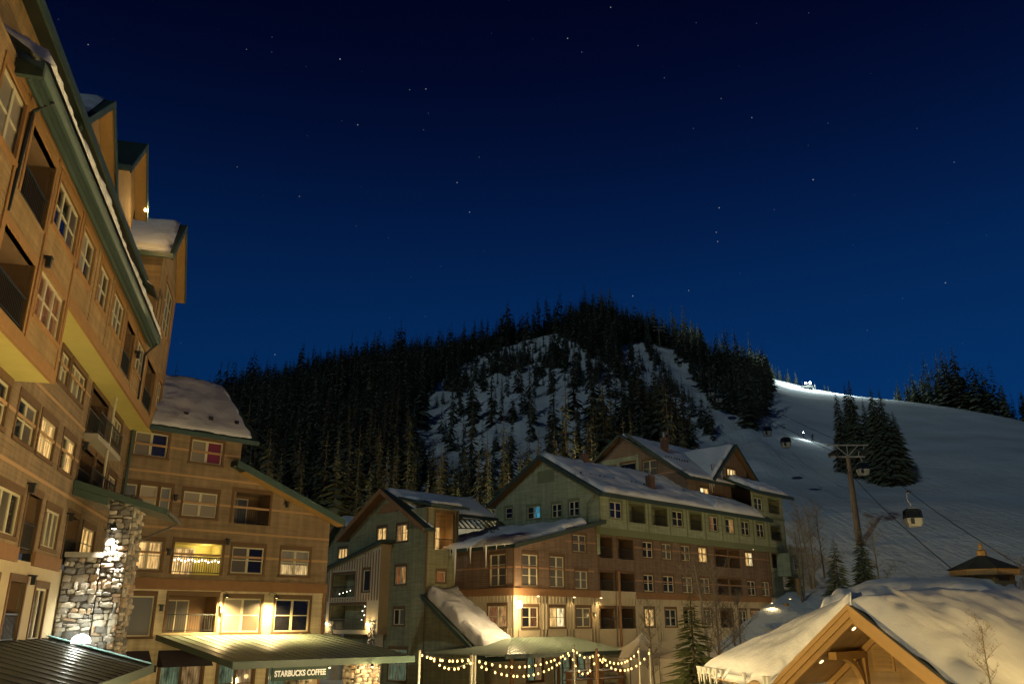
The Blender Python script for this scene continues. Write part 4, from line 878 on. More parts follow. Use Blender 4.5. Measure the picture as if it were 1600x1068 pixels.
    MB().prism([(-10.9, -.72, zt(-10.9) - .07), (.3, -.72, zt(.3) - .07), (.3, -.72, zt(.3) - .11), (-10.9, -.72, zt(-10.9) - .11)], (0, .70, 0)).build('soffit_board', 'trim', r)
    snow_patch('snow_layer', r, (-11.05, 13.9, zt(-11) + .24), (-11.05, -.45, zt(-11) + .24), (-1.6, -.55, zt(-1.6) + .24), (.3, 13.9, zt(.3) + .24), .55, 50, 34, 9, amp=.9, edge=.9)
    ice = MB()
    rnd = random.Random(3)
    for y, Ln in ((.3, .25), (1.3, .45), (2.6, 1.9), (2.9, .5), (4.6, 1.4), (5.0, .35), (6.6, 2.9), (6.9, 1.1), (7.3, .6)):
        ice.tube((-11.08, y, zt(-11) + .36), (-11.07, y, zt(-11) + .30 - Ln * .3), .05 + .05 * min(1.6, Ln), .035 + .02 * Ln, 6); ice.tube((-11.07, y, zt(-11) + .30 - Ln * .3), (-11.06, y, zt(-11) + .30 - Ln), .035 + .02 * Ln, .006, 6)
    ice.build('icicles', 'ice', r)['kind'] = 'stuff'
    # green storey carried out over the brown floors
    Y = -.38; TG = lambda x, y, z: (x, y + Y, z); G = (14.42, 15.95)
    WG = [(1.98, 3.75, *G, 2, 2, d), (12.05, 13.85, *G, 2, 2, d), (18.85, 20.4, *G, 2, 2, ['litdim', 'dark']), (22.05, 23.7, *G, 2, 2, ['dark', 'litsoft']), (25.35, 26.95, *G, 2, 2, d), (28.65, 30.25, *G, 2, 2, d), (28.65, 30.4, 17.55, 18.95, 2, 2, d)]
    BG = [(4.9, 7.4, 14.25, 16.05, 'dark'), (8.6, 11.1, 14.25, 16.05, 'dark'), (15.15, 17.3, 14.25, 16.0, 'litdim'), (31.85, 34.1, 14.25, 15.85, 'dark'), (31.9, 34.3, 17.4, 19.0, 'dark')]
    hg = [w[:4] for w in WG] + [q[:4] for q in BG]
    wall(b, 'green', .4, 35.3, 12.95, 16.75, [h for h in hg if h[3] < 16.8], TG); wall(b, 'green', 28.0, 35.3, 16.75, 19.6, [h for h in hg if h[3] > 16.8], TG)
    lap(b, 'trim_beam', 'trimg', [(.3, 35.4, Y - .10, .05, 12.80, 13.45), (28.0, 35.38, Y - .06, Y + .03, 16.65, 16.95)])
    lap(b, 'corner_board', 'trimg', [(x, x + .16, Y - .03, Y + .01, 13.46, 16.6) for x in (.42, 4.45, 7.9, 11.5, 14.5, 17.95, 21.2, 24.5, 27.8, 31.1, 35.12)])
    for w in WG: window(b, (w[0] + w[1]) / 2, Y, (w[2] + w[3]) / 2, w[1] - w[0], w[3] - w[2], w[4], w[5], panes=w[6], case='trimg', sink=.12)
    for x0, x1, z0, z1, dd in BG: balcony(b, x0, x1, z0, z1, TG, 1.4, 'dgreen', dd, case='trimg')
    MB().poly([(35.3, Y, 12.95), (35.3, 12, 12.95), (35.3, 12, 19.6), (35.3, Y, 19.6)]).build('side_wall', 'green', b); MB().poly([(34.3, 0, 0), (34.3, 12, 0), (34.3, 12, 13), (34.3, 0, 13)]).build('side_wall', 'green', b)
    MB().poly([(.4, Y, 12.95), (.4, .02, 12.95), (35.3, .02, 12.95), (35.3, Y, 12.95)]).build('soffit', 'green', b)
    # bay at the far end on a wooden post, lit underneath
    lap(b, 'end_bay', 'green', [(33.2, 36.0, -1.7, -.02, 10.2, 12.78)]); window(b, 34.7, -1.7, 11.6, 1.5, 1.3, 1, 2, panes=['dark'], case='trimg', sink=-.01)
    lap(b, 'end_bay_edge', 'trimg', [(33.15, 36.05, -1.76, -1.702, 9.95, 10.35)])
    MB().tube((35.2, -2.2, 2.0), (34.7, -1.5, 9.95), .36, .24, 8).build('log_post', 'timber', b)
    MB().tube((30.9, -1.9, 2.0), (30.9, -1.9, 7.1), .3, .28, 8).build('log_post', 'timber', b)
    for x, y, z, p in ((27.3, -.30, 12.9, 30), (29.2, -1.0, 7.1, 110), (32.9, -1.3, 7.6, 50), (-3.4, -.35, 7.15, 30), (.2, -.35, 7.15, 90), (-7.9, -.35, 7.15, 20)):
        l = link('down_light', MB().lathe((0, 0, 0), [(.10, -.03), (.11, .01), (.08, .05)], 10).mesh('down_light', 'lamp_dim'), b, (x, y - .1, z)); spot_light(l, (0, 0, -.08), (0, .1, -2), p, (1, .70, .32), 140, .8)
    # green gable end above the brown roof
    TE = lambda x, y, z: (.4 + y, -x, z)
    WE = [(-5.6, -4.35, 14.75, 16.05, 2, 2, d), (-2.75 - .6, -2.1, 14.7, 16.1, 2, 2, d), (-9.0, -7.2, 14.9, 16.1, 2, 2, ['dark', 'litcyan']), (-12.2, -11.2, 15.2, 16.3, 1, 2, ['dark'])]
    wall(b, 'green', -13.6, .38, 11, 16.75, [w[:4] for w in WE], TE, [[(-13.6, 16.75), (.38, 16.75), (-6.6, 20.55)]])
    for w in WE: window(b, .4, -(w[0] + w[1]) / 2, (w[2] + w[3]) / 2, w[1] - w[0], w[3] - w[2], w[4], w[5], panes=w[6], rot=R(-90), case='trimg', sink=.12)
    lap(b, 'gable_vent', 'trimg', [(-7.5, -5.2, -.05, .03, 18.3, 19.5)], TE)
    mb = MB(); mb.path([(.35, -.25, 16.6), (.0, .7, 15.6), (0.2, 1.0, 13.8)], .06, 6); mb.build('downspout', 'trimg', b)
    r = roof_slab('roof', b, (-.35, -1.25, 16.45), (31.0, -1.25, 16.45), (31.0, 6.6, 20.95), (-.35, 6.6, 20.95), .28)
    roof_slab('roof_back', r, (31.0, 6.62, 20.95), (-.35, 6.62, 20.95), (-.35, 14.3, 16.75), (31.0, 14.3, 16.75), .28)
    MB().box(-.36, 30.9, -1.37, -1.255, 16.10, 16.5).build('gutter', 'roof', r)
    for y0, z0, y1, z1 in ((-1.25, 16.45, 6.6, 20.95), (14.3, 16.75, 6.6, 20.95)): MB().prism([(-.36, y0, z0 + .04), (-.36, y1, z1 + .04), (-.36, y1, z1 - .36), (-.36, y0, z0 - .36)], (-.08, 0, 0)).build('fascia', 'roof', r)
    for y0, z0, y1, z1 in ((-1.2, 16.18, 6.6, 20.65), (14.2, 16.5, 6.6, 20.65)): MB().prism([(-.34, y0, z0), (-.34, y1, z1), (-.34, y1, z1 - .04), (-.34, y0, z0 - .04)], (.72, 0, 0)).build('soffit_board', 'trim', r)
    snow_patch('snow_layer', r, (.5, -1.1, 16.5), (29.8, -1.1, 16.5), (20.0, 6.4, 20.9), (.1, 6.4, 20.9), .42, 90, 30, 12, amp=1.0)
    snow_patch('snow_drift', r, (19.0, -1.25, 16.55), (29.3, -1.25, 16.55), (28.8, 2.2, 18.2), (20.0, 2.2, 18.2), .75, 30, 14, 13, amp=.5, edge=1.1)
    rg = random.Random(8)
    for k in range(26): x = 1 + k * .72; MB().box(x - .06, x + .06, 2.2, 2.3, 18.45, 18.95 if rg.random() < .5 else 18.8).build('snow_guard', 'darkmetal', r)
    for x, y, z, h in ((6.2, 6.2, 20.6, 1.3), (11.0, 1.4, 17.7, 1.9)):
        c = MB().box(x - .38, x + .38, y - .34, y + .34, z - .6, z + h).build('chimney', 'brick', r); MB().lathe((x, y, z + h), [(.18, 0), (.18, .35), (.24, .36), (.24, .45)], 8).build('chimney_pot', 'metal', c)
    # upper block: gable to the left, cross gable to the front
    X, Y3 = 20.2, 3.0; TU = lambda x, y, z: (X + y, -x, z); TF = lambda x, y, z: (x, y + Y3, z)
    WU = [(-9.5 - 3, -7.2 - 3, 21.6, 23.4, 1, 1, ['dark']), (-13.9 - 3 + 1.2, -11.5 - 3 + 1.2, 21.6, 23.2, 1, 1, ['dark']), (-9.1, -7.1, 21.4, 23.3, 2, 2, bl)]
    wall(b, 'redbrown', -21, -3, 16, 20.85, [w[:4] for w in WU], TU, None)
    za = 26.7; rk = (za - 20.85) / 9.0; mb = MB(); Tz = lambda y: za - abs(y - 12) * rk
    zs = 20.85; holesU = [(-w[1], -w[0], w[2], w[3]) for w in WU]; ys = sorted({3.0, 21.0, 12.0, *[k for h in holesU for k in h[:2]]})
    for y0, y1 in zip(ys[:-1], ys[1:]):
        ym = (y0 + y1) / 2; hh = [h for h in holesU if h[0] < ym < h[1]]
        if hh: h = hh[0]; mb.poly([(X, y0, zs), (X, y1, zs), (X, y1, h[2]), (X, y0, h[2])]); mb.poly([(X, y0, h[3]), (X, y1, h[3]), (X, y1, max(h[3], Tz(y1))), (X, y0, max(h[3], Tz(y0)))])
        else: mb.poly([(X, y0, zs), (X, y1, zs), (X, y1, Tz(y1)), (X, y0, Tz(y0))])
    mb.build('gable_wall', 'redbrown', b)
    for w in WU: window(b, X, -(w[0] + w[1]) / 2, (w[2] + w[3]) / 2, w[1] - w[0], w[3] - w[2], w[4], w[5], panes=w[6], rot=R(-90), sink=.12)
    lap(b, 'pale_panel', 'green', [(-15.9, -10.0, -.03, .01, 23.55, 24.2), (-13.1, -12.6, -.03, .01, 20.9, 23.55), (-10.15, -9.7, -.03, .01, 20.9, 24.3), (-16.2, -15.8, -.03, .01, 20.9, 23.6)], TU); lap(b, 'siding_band', 'band2', [(-7.0, -3.0, -.02, .01, 21.5, 21.62)], TU)
    WF = [(22.7, 24.5, 18.25, 19.85, 2, 2, ['litwhite', 'lit']), (26.9, 28.6, 21.1, 22.8, 2, 2, ['blindgrey', 'blindgrey']), (28.9, 30.9, 21.1, 22.8, 3, 2, ['lit', 'litwhite', 'lit']), (28.0, 29.6, 17.6, 19.0, 2, 2, bl)]
    BF = [(25.4, 27.4, 17.3, 19.3, 'litdim')]
    wall(b, 'redbrown', X, 36.0, 16, 20.95, [w[:4] for w in WF if w[3] < 20] + [q[:4] for q in BF], TF)
    wall(b, 'redbrown', 25.6, 35.0, 20.95, 22.9, [w[:4] for w in WF if w[3] > 20] + [(33.3, 35.1, 22.2, 23), (25.5, 26.7, 22.2, 23)], TF, [[(26.7, 22.9), (33.3, 22.9), (30.3, 25.4)]], name='gable_wall')
    for w in WF: window(b, (w[0] + w[1]) / 2, Y3, (w[2] + w[3]) / 2, w[1] - w[0], w[3] - w[2], w[4], w[5], panes=w[6], sink=.12)
    for x0, x1, z0, z1, dd in BF: balcony(b, x0, x1, z0, z1, TF, 1.2, 'interior', dd)
    r = roof_slab('roof', b, (X - .7, 2.2, 20.62), (37, 2.2, 20.62), (37, 12, 27.0), (X - .7, 12, 27.0), .28); roof_slab('roof_back', r, (37, 12.02, 27.0), (X - .7, 12.02, 27.0), (X - .7, 22, 20.5), (37, 22, 20.5), .28)
    for y0, z0, y1, z1 in ((2.2, 20.62, 11, 27), (22, 20.5, 12, 27)): MB().prism([(X - .71, y0, z0 + .04), (X - .71, y1, z1 + .04), (X - .71, y1, z1 - .36), (X - .71, y0, z0 - .36)], (-.08, 0, 0)).build('fascia', 'roof', r); MB().prism([(X - .7, y0, z0 - .29), (X - .7, y1, z1 - .29), (X - .7, y1, z1 - .33), (X - .7, y0, z0 - .33)], (.68, 0, 0)).build('soffit_board', 'trim', r)
    MB().box(X - .7, 24.3, 2.08, 2.19, 20.3, 20.66).build('gutter', 'roof', r)
    snow_patch('snow_layer', r, (X - .2, 2.4, 20.8), (36.5, 2.4, 20.8), (36.5, 11.9, 26.98), (X - .2, 11.9, 26.98), .26, 50, 30, 15, amp=.7)
    for k in range(9): x = 21 + k * .55; MB().box(x - .06, x + .06, 6.2, 6.3, 23.2, 23.75).build('snow_guard', 'darkmetal', r)
    c = MB().box(23.75, 24.55, 8.25, 8.95, 24.0, 26.7).build('chimney', 'brick', r); MB().lathe((24.15, 8.6, 26.7), [(.2, 0), (.2, .5), (.28, .52), (.28, .65)], 8).build('chimney_pot', 'metal', c)
    g = roof_slab('gable_roof', b, (24.6, 2.3, 20.85), (24.6, 11, 20.85), (30.3, 11, 25.85), (30.3, 2.3, 25.85), .26); roof_slab('roof_slope', g, (30.302, 2.3, 25.85), (30.302, 11, 25.85), (36.0, 11, 20.85), (36.0, 2.3, 20.85), .26)
    for s in (-1, 1): MB().prism([(30.3 + s * .002, 2.29, 25.9), (30.3 + s * 5.7, 2.29, 20.9), (30.3 + s * 5.7, 2.29, 20.5), (30.3 + s * .002, 2.29, 25.5)], (0, -.08, 0)).build('fascia', 'roof', g); MB().prism([(30.3 + s * .01, 2.3, 25.57), (30.3 + s * 5.6, 2.3, 20.65), (30.3 + s * 5.6, 2.3, 20.61), (30.3 + s * .01, 2.3, 25.53)], (0, .68, 0)).build('soffit_board', 'trim', g)
    snow_patch('snow_layer', g, (24.65, 10.9, 20.95), (24.65, 2.5, 20.95), (30.2, 2.6, 25.8), (30.2, 10.9, 25.8), .30, 26, 22, 17, amp=.7)
    ic = MB()
    for k in range(6): y = 2.3 + k * .28; ic.tube((24.6, y, 20.75), (24.6, y, 20.75 - rnd.uniform(.5, 2.1)), .10, .01, 6)
    ic.build('icicles', 'ice', g)['kind'] = 'stuff'
    # low roof over the far end
    r = roof_slab('roof', b, (27.8, -1.3, 19.55), (36.3, -1.3, 19.55), (36.3, 3.0, 21.6), (27.8, 3.0, 21.6), .28); snow_patch('snow_layer', r, (29.0, -1.15, 19.6), (36.0, -1.15, 19.6), (36.0, 2.9, 21.5), (28.4, 2.9, 21.5), .55, 22, 14, 19, amp=.9, edge=.8)
    MB().box(27.8, 36.4, -1.42, -1.305, 19.2, 19.6).build('gutter', 'roof', r)
    # snow covered terrace wall at the foot
    lap(b, 'terrace_wall', 'mortar', [(24.5, 36.5, -7.5, -6.9, 0, 4.4)]); snow_patch('snow_layer', b, (24.3, -7.7, 4.42), (36.6, -7.7, 4.42), (36.6, -4.5, 4.5), (24.3, -4.5, 4.5), .5, 30, 8, 23, amp=.9)
    lap(b, 'terrace_deck', 'concrete', [(24.3, 36.6, -6.88, -.2, 4.2, 4.38)])
    # the corner lamp: bright globe on its arm at the near corner
    l = link('corner_lamp', MB().tube((0, 0, 0), (-.25, -.75, .05), .03, .03, 6).mesh('lamp_arm', 'darkmetal'), b, (-10.32, -.06, 6.42))
    MB().lathe((-.28, -.85, .06), [(.03, -.28), (.20, -.18), (.27, 0), (.20, .18), (.03, .28)], 12).build('globe', 'lamp_hot', l, True); point_light(l, (-.42, -1.35, .05), 850, (1, .70, .34), .2)
    w = scone(b, -.4, 0, 5.9, 0, True); point_light(w, (0, -.36, -.2), 12)
    return b
lodge()

# hipped metal awning in front of the lodge corner
def hip_awning():
    t = thing('hip_awning', 'pale green hipped metal awning at the foot of the lodge corner', 'awning', LODGE, PHI)
    e = [(-16.2, -5.2, 2.9), (-2.2, -5.2, 2.9), (-2.2, -.1, 2.9), (-16.2, 4.0, 2.9)]; a, c = (-10.6, -.1, 3.95), (-3.6, -.1, 3.95)
    for q in ([e[0], e[1], c, a], [e[1], e[2], c], [e[3], e[0], a]): MB().prism([Vector(p) for p in q], (0, 0, -.08)).build('roof_panel', 'seam_metal', t)
    sm = MB().box(-.02, .02, 0, 1, 0, .05).mesh('seam_shape', 'seam_metal')
    for i in range(32):
        x = -15.8 + i * .43; y0 = -.1 if -10.6 <= x <= -3.6 else (-.1 - 5.1 * min(1, ((-10.6 - x) / 5.6 if x < -10.6 else (x + 3.6) / 1.4)))
        L = 5.2 + y0; 
        if L < .3: continue
        z0 = 2.9 + 1.05 * L / 5.1; o = link('seam', sm, t, (x, y0, z0 + .003)); o.scale = (1, math.hypot(L, z0 - 2.9), 1); o.rotation_euler = (-math.atan2(z0 - 2.9, L), 0, math.pi)
    MB().box(-16.3, -2.1, -5.32, -5.21, 2.66, 2.96).build('front_gutter', 'gutter', t)
    for x in (-15.4, -10.5, -5.5, -2.6): MB().box(x - .1, x + .1, -5.1, -4.9, 0, 2.7).build('post', 'beam', t)
hip_awning()

# ------------------------------------------------------------------ gabled green house left of the lodge
def gable_house():
    b = thing('gable_house', 'dark green gabled house with cream board balcony wing and catslide roof', 'building', (-7.41, 73.388, 0), PHI)
    TL = lambda x, y, z: (y, -x, z)
    W = [(-7.45, -6.0, 12.3, 13.42, 2, 1, ['lit', 'lit']), (-4.4, -2.8, 12.0, 13.45, 2, 2, ['litsoft', 'lit']), (-4.35, -2.8, 8.3, 9.8, 2, 1, ['litdim', 'litsoft']), (-4.35, -2.8, 4.9, 6.2, 2, 1, ['dark', 'blinddim']), (-11.0, -8.5, .4, 3.0, 2, 2, ['shop', 'dark']), (-4.8, -2.2, .4, 2.9, 2, 2, ['shop', 'shop']), (1.2, 2.4, .4, 2.2, 1, 2, ['shopwarm'])]
    wall(b, 'dgreen', -12.0, 0, 0, 13.0, [w[:4] for w in W if w[3] < 13] + [(w[0], w[1], w[2], 13.0) for w in W if w[3] > 13], TL, name='gable_wall')
    mb = MB(); zt = lambda y: 16.55 - abs(y - 6) * .592; hs = [(-w[1], -w[0], w[2], w[3]) for w in W if w[3] > 13]; ys = sorted({0, 12, 6, *[k for h in hs for k in h[:2]]})
    for y0, y1 in zip(ys[:-1], ys[1:]):
        h = [h for h in hs if h[0] < (y0 + y1) / 2 < h[1]]; zb = h[0][3] if h else 13.0; mb.poly([(0, y0, zb), (0, y1, zb), (0, y1, max(zt(y1), zb)), (0, y0, max(zt(y0), zb))])
    mb.build('gable_wall', 'dgreen', b)
    for w in W[:6]: window(b, 0, -(w[0] + w[1]) / 2, (w[2] + w[3]) / 2, w[1] - w[0], w[3] - w[2], w[4], w[5], panes=w[6], rot=R(-90), sink=.12)
    lap(b, 'gable_vent', 'beam', [(-7.6, -4.4, -.06, .03, 14.75, 14.9), (-7.2, -4.8, -.05, .03, 14.9, 15.25), (-6.7, -5.3, -.05, .03, 15.25, 15.6)], TL)
    # right face with its shed dormer
    TR = lambda x, y, z: (x, y, z)
    wall(b, 'dgreen', 0, 3.6, 0, 14.75, [(.9, 2.95, 11.15, 14.35), (1.2, 2.2, 8.4, 9.3)], TR); balcony(b, .9, 2.95, 11.15, 14.35, TR, 1.2, 'timber_wall', 'lit'); window(b, 1.7, 0, 8.85, 1.0, .9, 1, 1, panes=['litdim'], sink=.12)
    point_light(b, (2.2, .5, 12.2), 14, (1, .6, .25))
    MB().poly([(0, 0, 13.0), (0, 3, 13.0), (0, 3, 14.75), (0, 0, 14.75)]).build('dormer_side', 'dgreen', b)
    lap(b, 'corner_board', 'trim', [(-.05, .10, -.05, .03, 0, 14.7), (3.3, 3.42, -.12, .0, 2, 14.6)])
    r = roof_slab('roof', b, (-.95, -.75, 12.82), (.35, -.75, 12.82), (.35, 6, 16.85), (-.95, 6, 16.85), .26)
    roof_slab('roof_slope', r, (.352, 2.6, 14.82), (11, 2.6, 14.82), (11, 6, 16.85), (.352, 6, 16.85), .26); roof_slab('roof_back', r, (11, 6.02, 16.85), (-.95, 6.02, 16.85), (-.95, 12.8, 12.8), (11, 12.8, 12.8), .26)
    snow_patch('snow_layer', r, (-.05, -.6, 12.95), (.30, -.6, 12.95), (.30, 2.3, 14.66), (-.05, 2.3, 14.66), .14, 6, 14, 41)
    for y0, z0, y1, z1 in ((-.75, 12.82, 6, 16.85), (12.8, 12.8, 6, 16.85)): MB().prism([(-.96, y0, z0 + .04), (-.96, y1, z1 + .04), (-.96, y1, z1 - .4), (-.96, y0, z0 - .4)], (-.08, 0, 0)).build('fascia', 'beam', r); MB().prism([(-.95, y0, z0 - .27), (-.95, y1, z1 - .27), (-.95, y1, z1 - .31), (-.95, y0, z0 - .31)], (.93, 0, 0)).build('soffit_board', 'trim', r)
    snow_patch('snow_layer', r, (.6, 2.7, 14.88), (11, 2.7, 14.88), (11, 5.9, 16.85), (-.4, 5.9, 16.85), .22, 30, 10, 31)
    r2 = roof_slab('dormer_roof', b, (-.2, -.7, 14.95), (4.3, -.7, 14.95), (4.3, 4.2, 16.05), (-.2, 4.2, 16.05), .24); snow_patch('snow_layer', r2, (.3, -.2, 15.08), (4.2, -.2, 15.08), (4.2, 4.0, 16.0), (.3, 4.0, 16.0), .24, 16, 10, 33, amp=.9)
    # snow fence frames on the roof beside it
    f = link('snow_fence', None, b)
    for k in range(9): MB().bar((4.6 + k * .62, 1.4, 13.3 + k * .04), (4.6 + k * .62, 2.6, 14.25 + k * .04), .10, .10).build('fence_bar', 'darkmetal', f)
    MB().bar((4.4, 2.6, 14.25), (10.0, 2.6, 14.6), .08, .08).build('fence_rail', 'darkmetal', f); MB().bar((4.4, 1.4, 13.3), (10.0, 1.4, 13.65), .08, .08).build('fence_rail', 'darkmetal', f)
    # catslide wall and roof reaching down to the plaza
    MB().poly([(0, 0, 0), (0, -7.6, 0), (0, -7.6, 2.35), (0, 0, 7.05)]).build('catslide_wall', 'dgreen', b)
    r3 = roof_slab('catslide_roof', b, (-.45, -7.9, 2.45), (4.2, -7.9, 2.45), (4.2, .0, 7.35), (-.45, .0, 7.35), .24)
    MB().prism([(-.46, -7.9, 2.5), (-.46, 0, 7.4), (-.46, 0, 7.05), (-.46, -7.9, 2.15)], (-.08, 0, 0)).build('fascia', 'gutter', r3)
    snow_patch('snow_layer', r3, (.0, -7.7, 2.6), (4.3, -7.7, 2.6), (4.3, -.2, 7.25), (-.1, -.2, 7.25), .85, 22, 36, 35, amp=.55, edge=.9)
    # cream board-and-batten balcony wing
    X = -1.1; TW = lambda x, y, z: (X + y, -x, z)
    holes = [(-12.7, -9.1, 7.3, 9.35), (-7.7, -6.7, 7.75, 9.6), (-12.9, -7.1, 4.45, 6.6)]
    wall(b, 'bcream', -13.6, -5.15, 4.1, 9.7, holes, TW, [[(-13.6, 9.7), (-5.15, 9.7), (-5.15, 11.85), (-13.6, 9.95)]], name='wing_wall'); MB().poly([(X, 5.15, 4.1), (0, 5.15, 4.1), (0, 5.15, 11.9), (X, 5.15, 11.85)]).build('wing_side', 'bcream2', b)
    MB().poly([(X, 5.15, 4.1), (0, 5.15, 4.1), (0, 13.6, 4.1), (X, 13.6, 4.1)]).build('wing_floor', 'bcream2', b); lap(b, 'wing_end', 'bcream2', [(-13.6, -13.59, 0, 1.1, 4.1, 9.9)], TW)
    balcony(b, *holes[0], TW, 1.6, 'dgreen', 'dark', rail=True); balcony(b, *holes[2], TW, 1.8, 'dgreen', 'littv', rail=True); window(b, X, 7.2, 8.68, 1.0, 1.85, 1, 1, panes=['dark'], rot=R(-90))
    bm = MB().box(-.04, .04, -.06, .01, 0, 1).mesh('batten_shape', 'beam')
    for i in range(20):
        y = 5.4 + i * .42
        if not (6.5 < y < 7.9 or 9.0 < y < 12.8): link('batten', bm, b, (X, y, 6.95), R(-90), (1, 1, 9.7 + (13.6 - y) * .2 - 6.95))
        else: link('batten', bm, b, (X, y, 6.95), R(-90), (1, 1, .25 if 9.0 < y else .6)); link('batten', bm, b, (X, y, 9.75), R(-90), (1, 1, max(.1, (13.6 - y) * .22)))
    rw = roof_slab('wing_roof', b, (X - .5, 14.3, 9.95), (.0, 14.3, 9.95), (.0, 4.6, 12.15), (X - .5, 4.6, 12.15), .22)
    for y in (6.0, 12.6): MB().box(X + .05, X + .95, y - .45, y + .45, 0, 5.2).build('wing_post', 'stone2', b)
    rnd = random.Random(5)
    for y, p in ((6.0, 130), (12.6, 70)):
        stones(b, -(y + .47), -(y - .47), 3.3, 5.2, lambda x, yy, z: (X + .03 + yy, -x, z), R(-90), .12, .24, int(y))
        l = link('post_light', MB().lathe((0, 0, 0), [(.08, 0), (.07, .1), (.03, .15)], 8).mesh('post_light', 'lamp_white'), b, (X - .28, y + .35, 4.9)); point_light(l, (-.16, 0, -.12), p, (1, .72, .32))
    for i in range(12): link('fairy_light', tiny_bulb, b, (X + .7 + (i % 3) * .2, 7.6 + (i * .61) % 1.5, 5.0 + (i * .37) % 1.5))
    for i in range(5): link('fairy_light', tiny_bulb, b, (X + .6, 10.0 + i * .6, 7.5 + (i * .41) % .5))
    return b
gable_house()

# ------------------------------------------------------------------ small cabin far behind, between the two
def back_cabin():
    p = at_dist(533, 905, 98); b = thing('back_cabin', 'small dark gabled cabin with lit window between the buildings', 'cabin', (p.x, p.y, 0), PHI)
    T = lambda x, y, z: (y, -x, z)
    W = [(-.9, .9, 11.9, 13.0, 3, 1, ['lit', 'lit', 'lit']), (-.9, 1.2, 8.9, 10.4, 2, 2, ['dark', 'blinddim'])]
    wall(b, 'dgreen', -3.4, 3.4, 4, 13.2, [w[:4] for w in W], T, [[(-3.4, 13.2), (3.4, 13.2), (0, 16.2)]], name='gable_wall')
    for w in W: window(b, 0, -(w[0] + w[1]) / 2, (w[2] + w[3]) / 2, w[1] - w[0], w[3] - w[2], w[4], w[5], panes=w[6], rot=R(-90))
    r = roof_slab('roof', b, (-.9, -4.2, 12.7), (7, -4.2, 12.7), (7, 0, 16.4), (-.9, 0, 16.4), .25); roof_slab('roof_slope', r, (7, .02, 16.4), (-.9, .02, 16.4), (-.9, 4.2, 12.7), (7, 4.2, 12.7), .25)
    for s in (-1, 1): MB().prism([(-.92, s * 4.2, 12.72), (-.92, 0, 16.44), (-.92, 0, 16.05), (-.92, s * 4.2, 12.33)], (-.06, 0, 0)).build('fascia', 'beam', r)
    snow_patch('snow_layer', r, (-.7, -4.1, 12.8), (7, -4.1, 12.8), (7, -.1, 16.4), (-.7, -.1, 16.4), .3, 14, 12, 51)
    MB().poly([(0, -3.4, 0), (8, -3.4, 0), (8, -3.4, 13), (0, -3.4, 13)]).build('wall', 'dgreen', b)
    for i in range(7): link('fairy_light', tiny_bulb, b, (-.1, -2.6 + i * .8, 8.3 + .2 * math.sin(i)))
back_cabin()

# ------------------------------------------------------------------ plaza lamps: they stand below the picture's lower edge and light the fronts; unseen fill lamps are added
def street_lamp(x, y, h, flux, lab, color=(1, .74, .34), z=0.0):
    t = thing('street_lamp', lab, 'street lamp', (x, y, z), random.random(), 'plaza street lamps')
    MB().lathe((0, 0, 0), [(.16, 0), (.14, .35), (.06, .42), (.05, h - .5)], 10).build('post', 'darkmetal', t)
    MB().lathe((0, 0, h - .5), [(.05, 0), (.14, .06), (.15, .10)], 8).build('bracket', 'darkmetal', t)
    name = 'lamp_street_%d' % flux
    if name not in MAT: lamp_mat(name, color, flux / 1.7)
    MB().lathe((0, 0, h - .4), [(.10, 0), (.20, .06), (.23, .18), (.18, .30), (.06, .36)], 14).build('globe', name, t, True)
    MB().lathe((0, 0, h - .04), [(.07, 0), (.05, .05), (.02, .12)], 8).build('finial', 'darkmetal', t)
for x, y, h, fl, lab in ((-7.6, 21.0, 3.1, 1450, 'globe street lamp on the plaza nearest the tall apartment building'), (-1.5, 25.0, 2.9, 3400, 'globe street lamp in the middle of the plaza'),
                     (1.5, 12.0, 3.6, 1900, 'globe street lamp on the plaza in front of the wooden gable'), (14.5, 13.5, 3.0, 3100, 'globe street lamp beside the snowy roof at right'), (41.0, 64.0, 5.5, 10500, 'tall unseen lamp added as fill beyond the right edge facing the lodge'), (-3.5, 45.0, 1.55, 1500, 'low unseen lamp added as fill in front of the gabled house'), (5.0, 37.0, 1.9, 2600, 'low unseen lamp added as fill before the lodge patio')): street_lamp(x, y, h, fl, lab, (1, .69, .25) if y < 15 else (1, .74, .34))  # right edge lamp and low lamps: unseen, added to brighten lodge, house and patio
street_lamp(-20.0, 112.0, 7.0, 12001, 'unseen lamp added as fill behind the gabled house below the wood', z=gz(-20, 112)); street_lamp(6.0, 122.0, 7.0, 12002, 'unseen lamp added as fill behind the lodge below the wood', z=gz(6, 122))  # both unseen, added to brighten the lower trees

# ------------------------------------------------------------------ patio: poles, strings of bulbs, tents
def pole_at(u, v, h=3.7, d=None):
    r = ray(u, v); t = (h - CAM_Z) / r[2]; return Vector((r[0] * t, r[1] * t, 0))
POLES = [(656, 1015, 'leftmost pale steel light pole in front of the shops'), (737, 1022, 'left pole of the close pair carrying the bulb strings'), (742, 1023, 'right pole of the close pair carrying the bulb strings'), (897, 1008, 'pale light pole before the hipped awning'), (932, 1014, 'dark light pole right of the hipped awning'), (998, 1010, 'light pole before the white tents'), (1015, 1012, 'rightmost light pole beside the bare tree')]
PT = []
for i, (u, v, lab) in enumerate(POLES):
    p = pole_at(u, v); PT.append(Vector((p.x, p.y, 3.7)))
    t = thing('light_pole', lab, 'pole', (p.x, p.y, 0), 0, 'poles of the patio bulb strings')
    MB().tube((0, 0, 0), (0, 0, 3.68), .10 if i == 4 else .075, .07, 8).build('shaft', 'beam' if i == 4 else 'polemetal', t); MB().lathe((0, 0, 3.68), [(.08, 0), (.08, .05), (.02, .09)], 8).build('cap', 'metal', t)
bulb_m = MB().lathe((0, 0, -.16), [(.01, 0), (.04, .03), (.050, .06), (.036, .10), (.016, .13)], 8).mesh('bulb_shape', 'bulb')
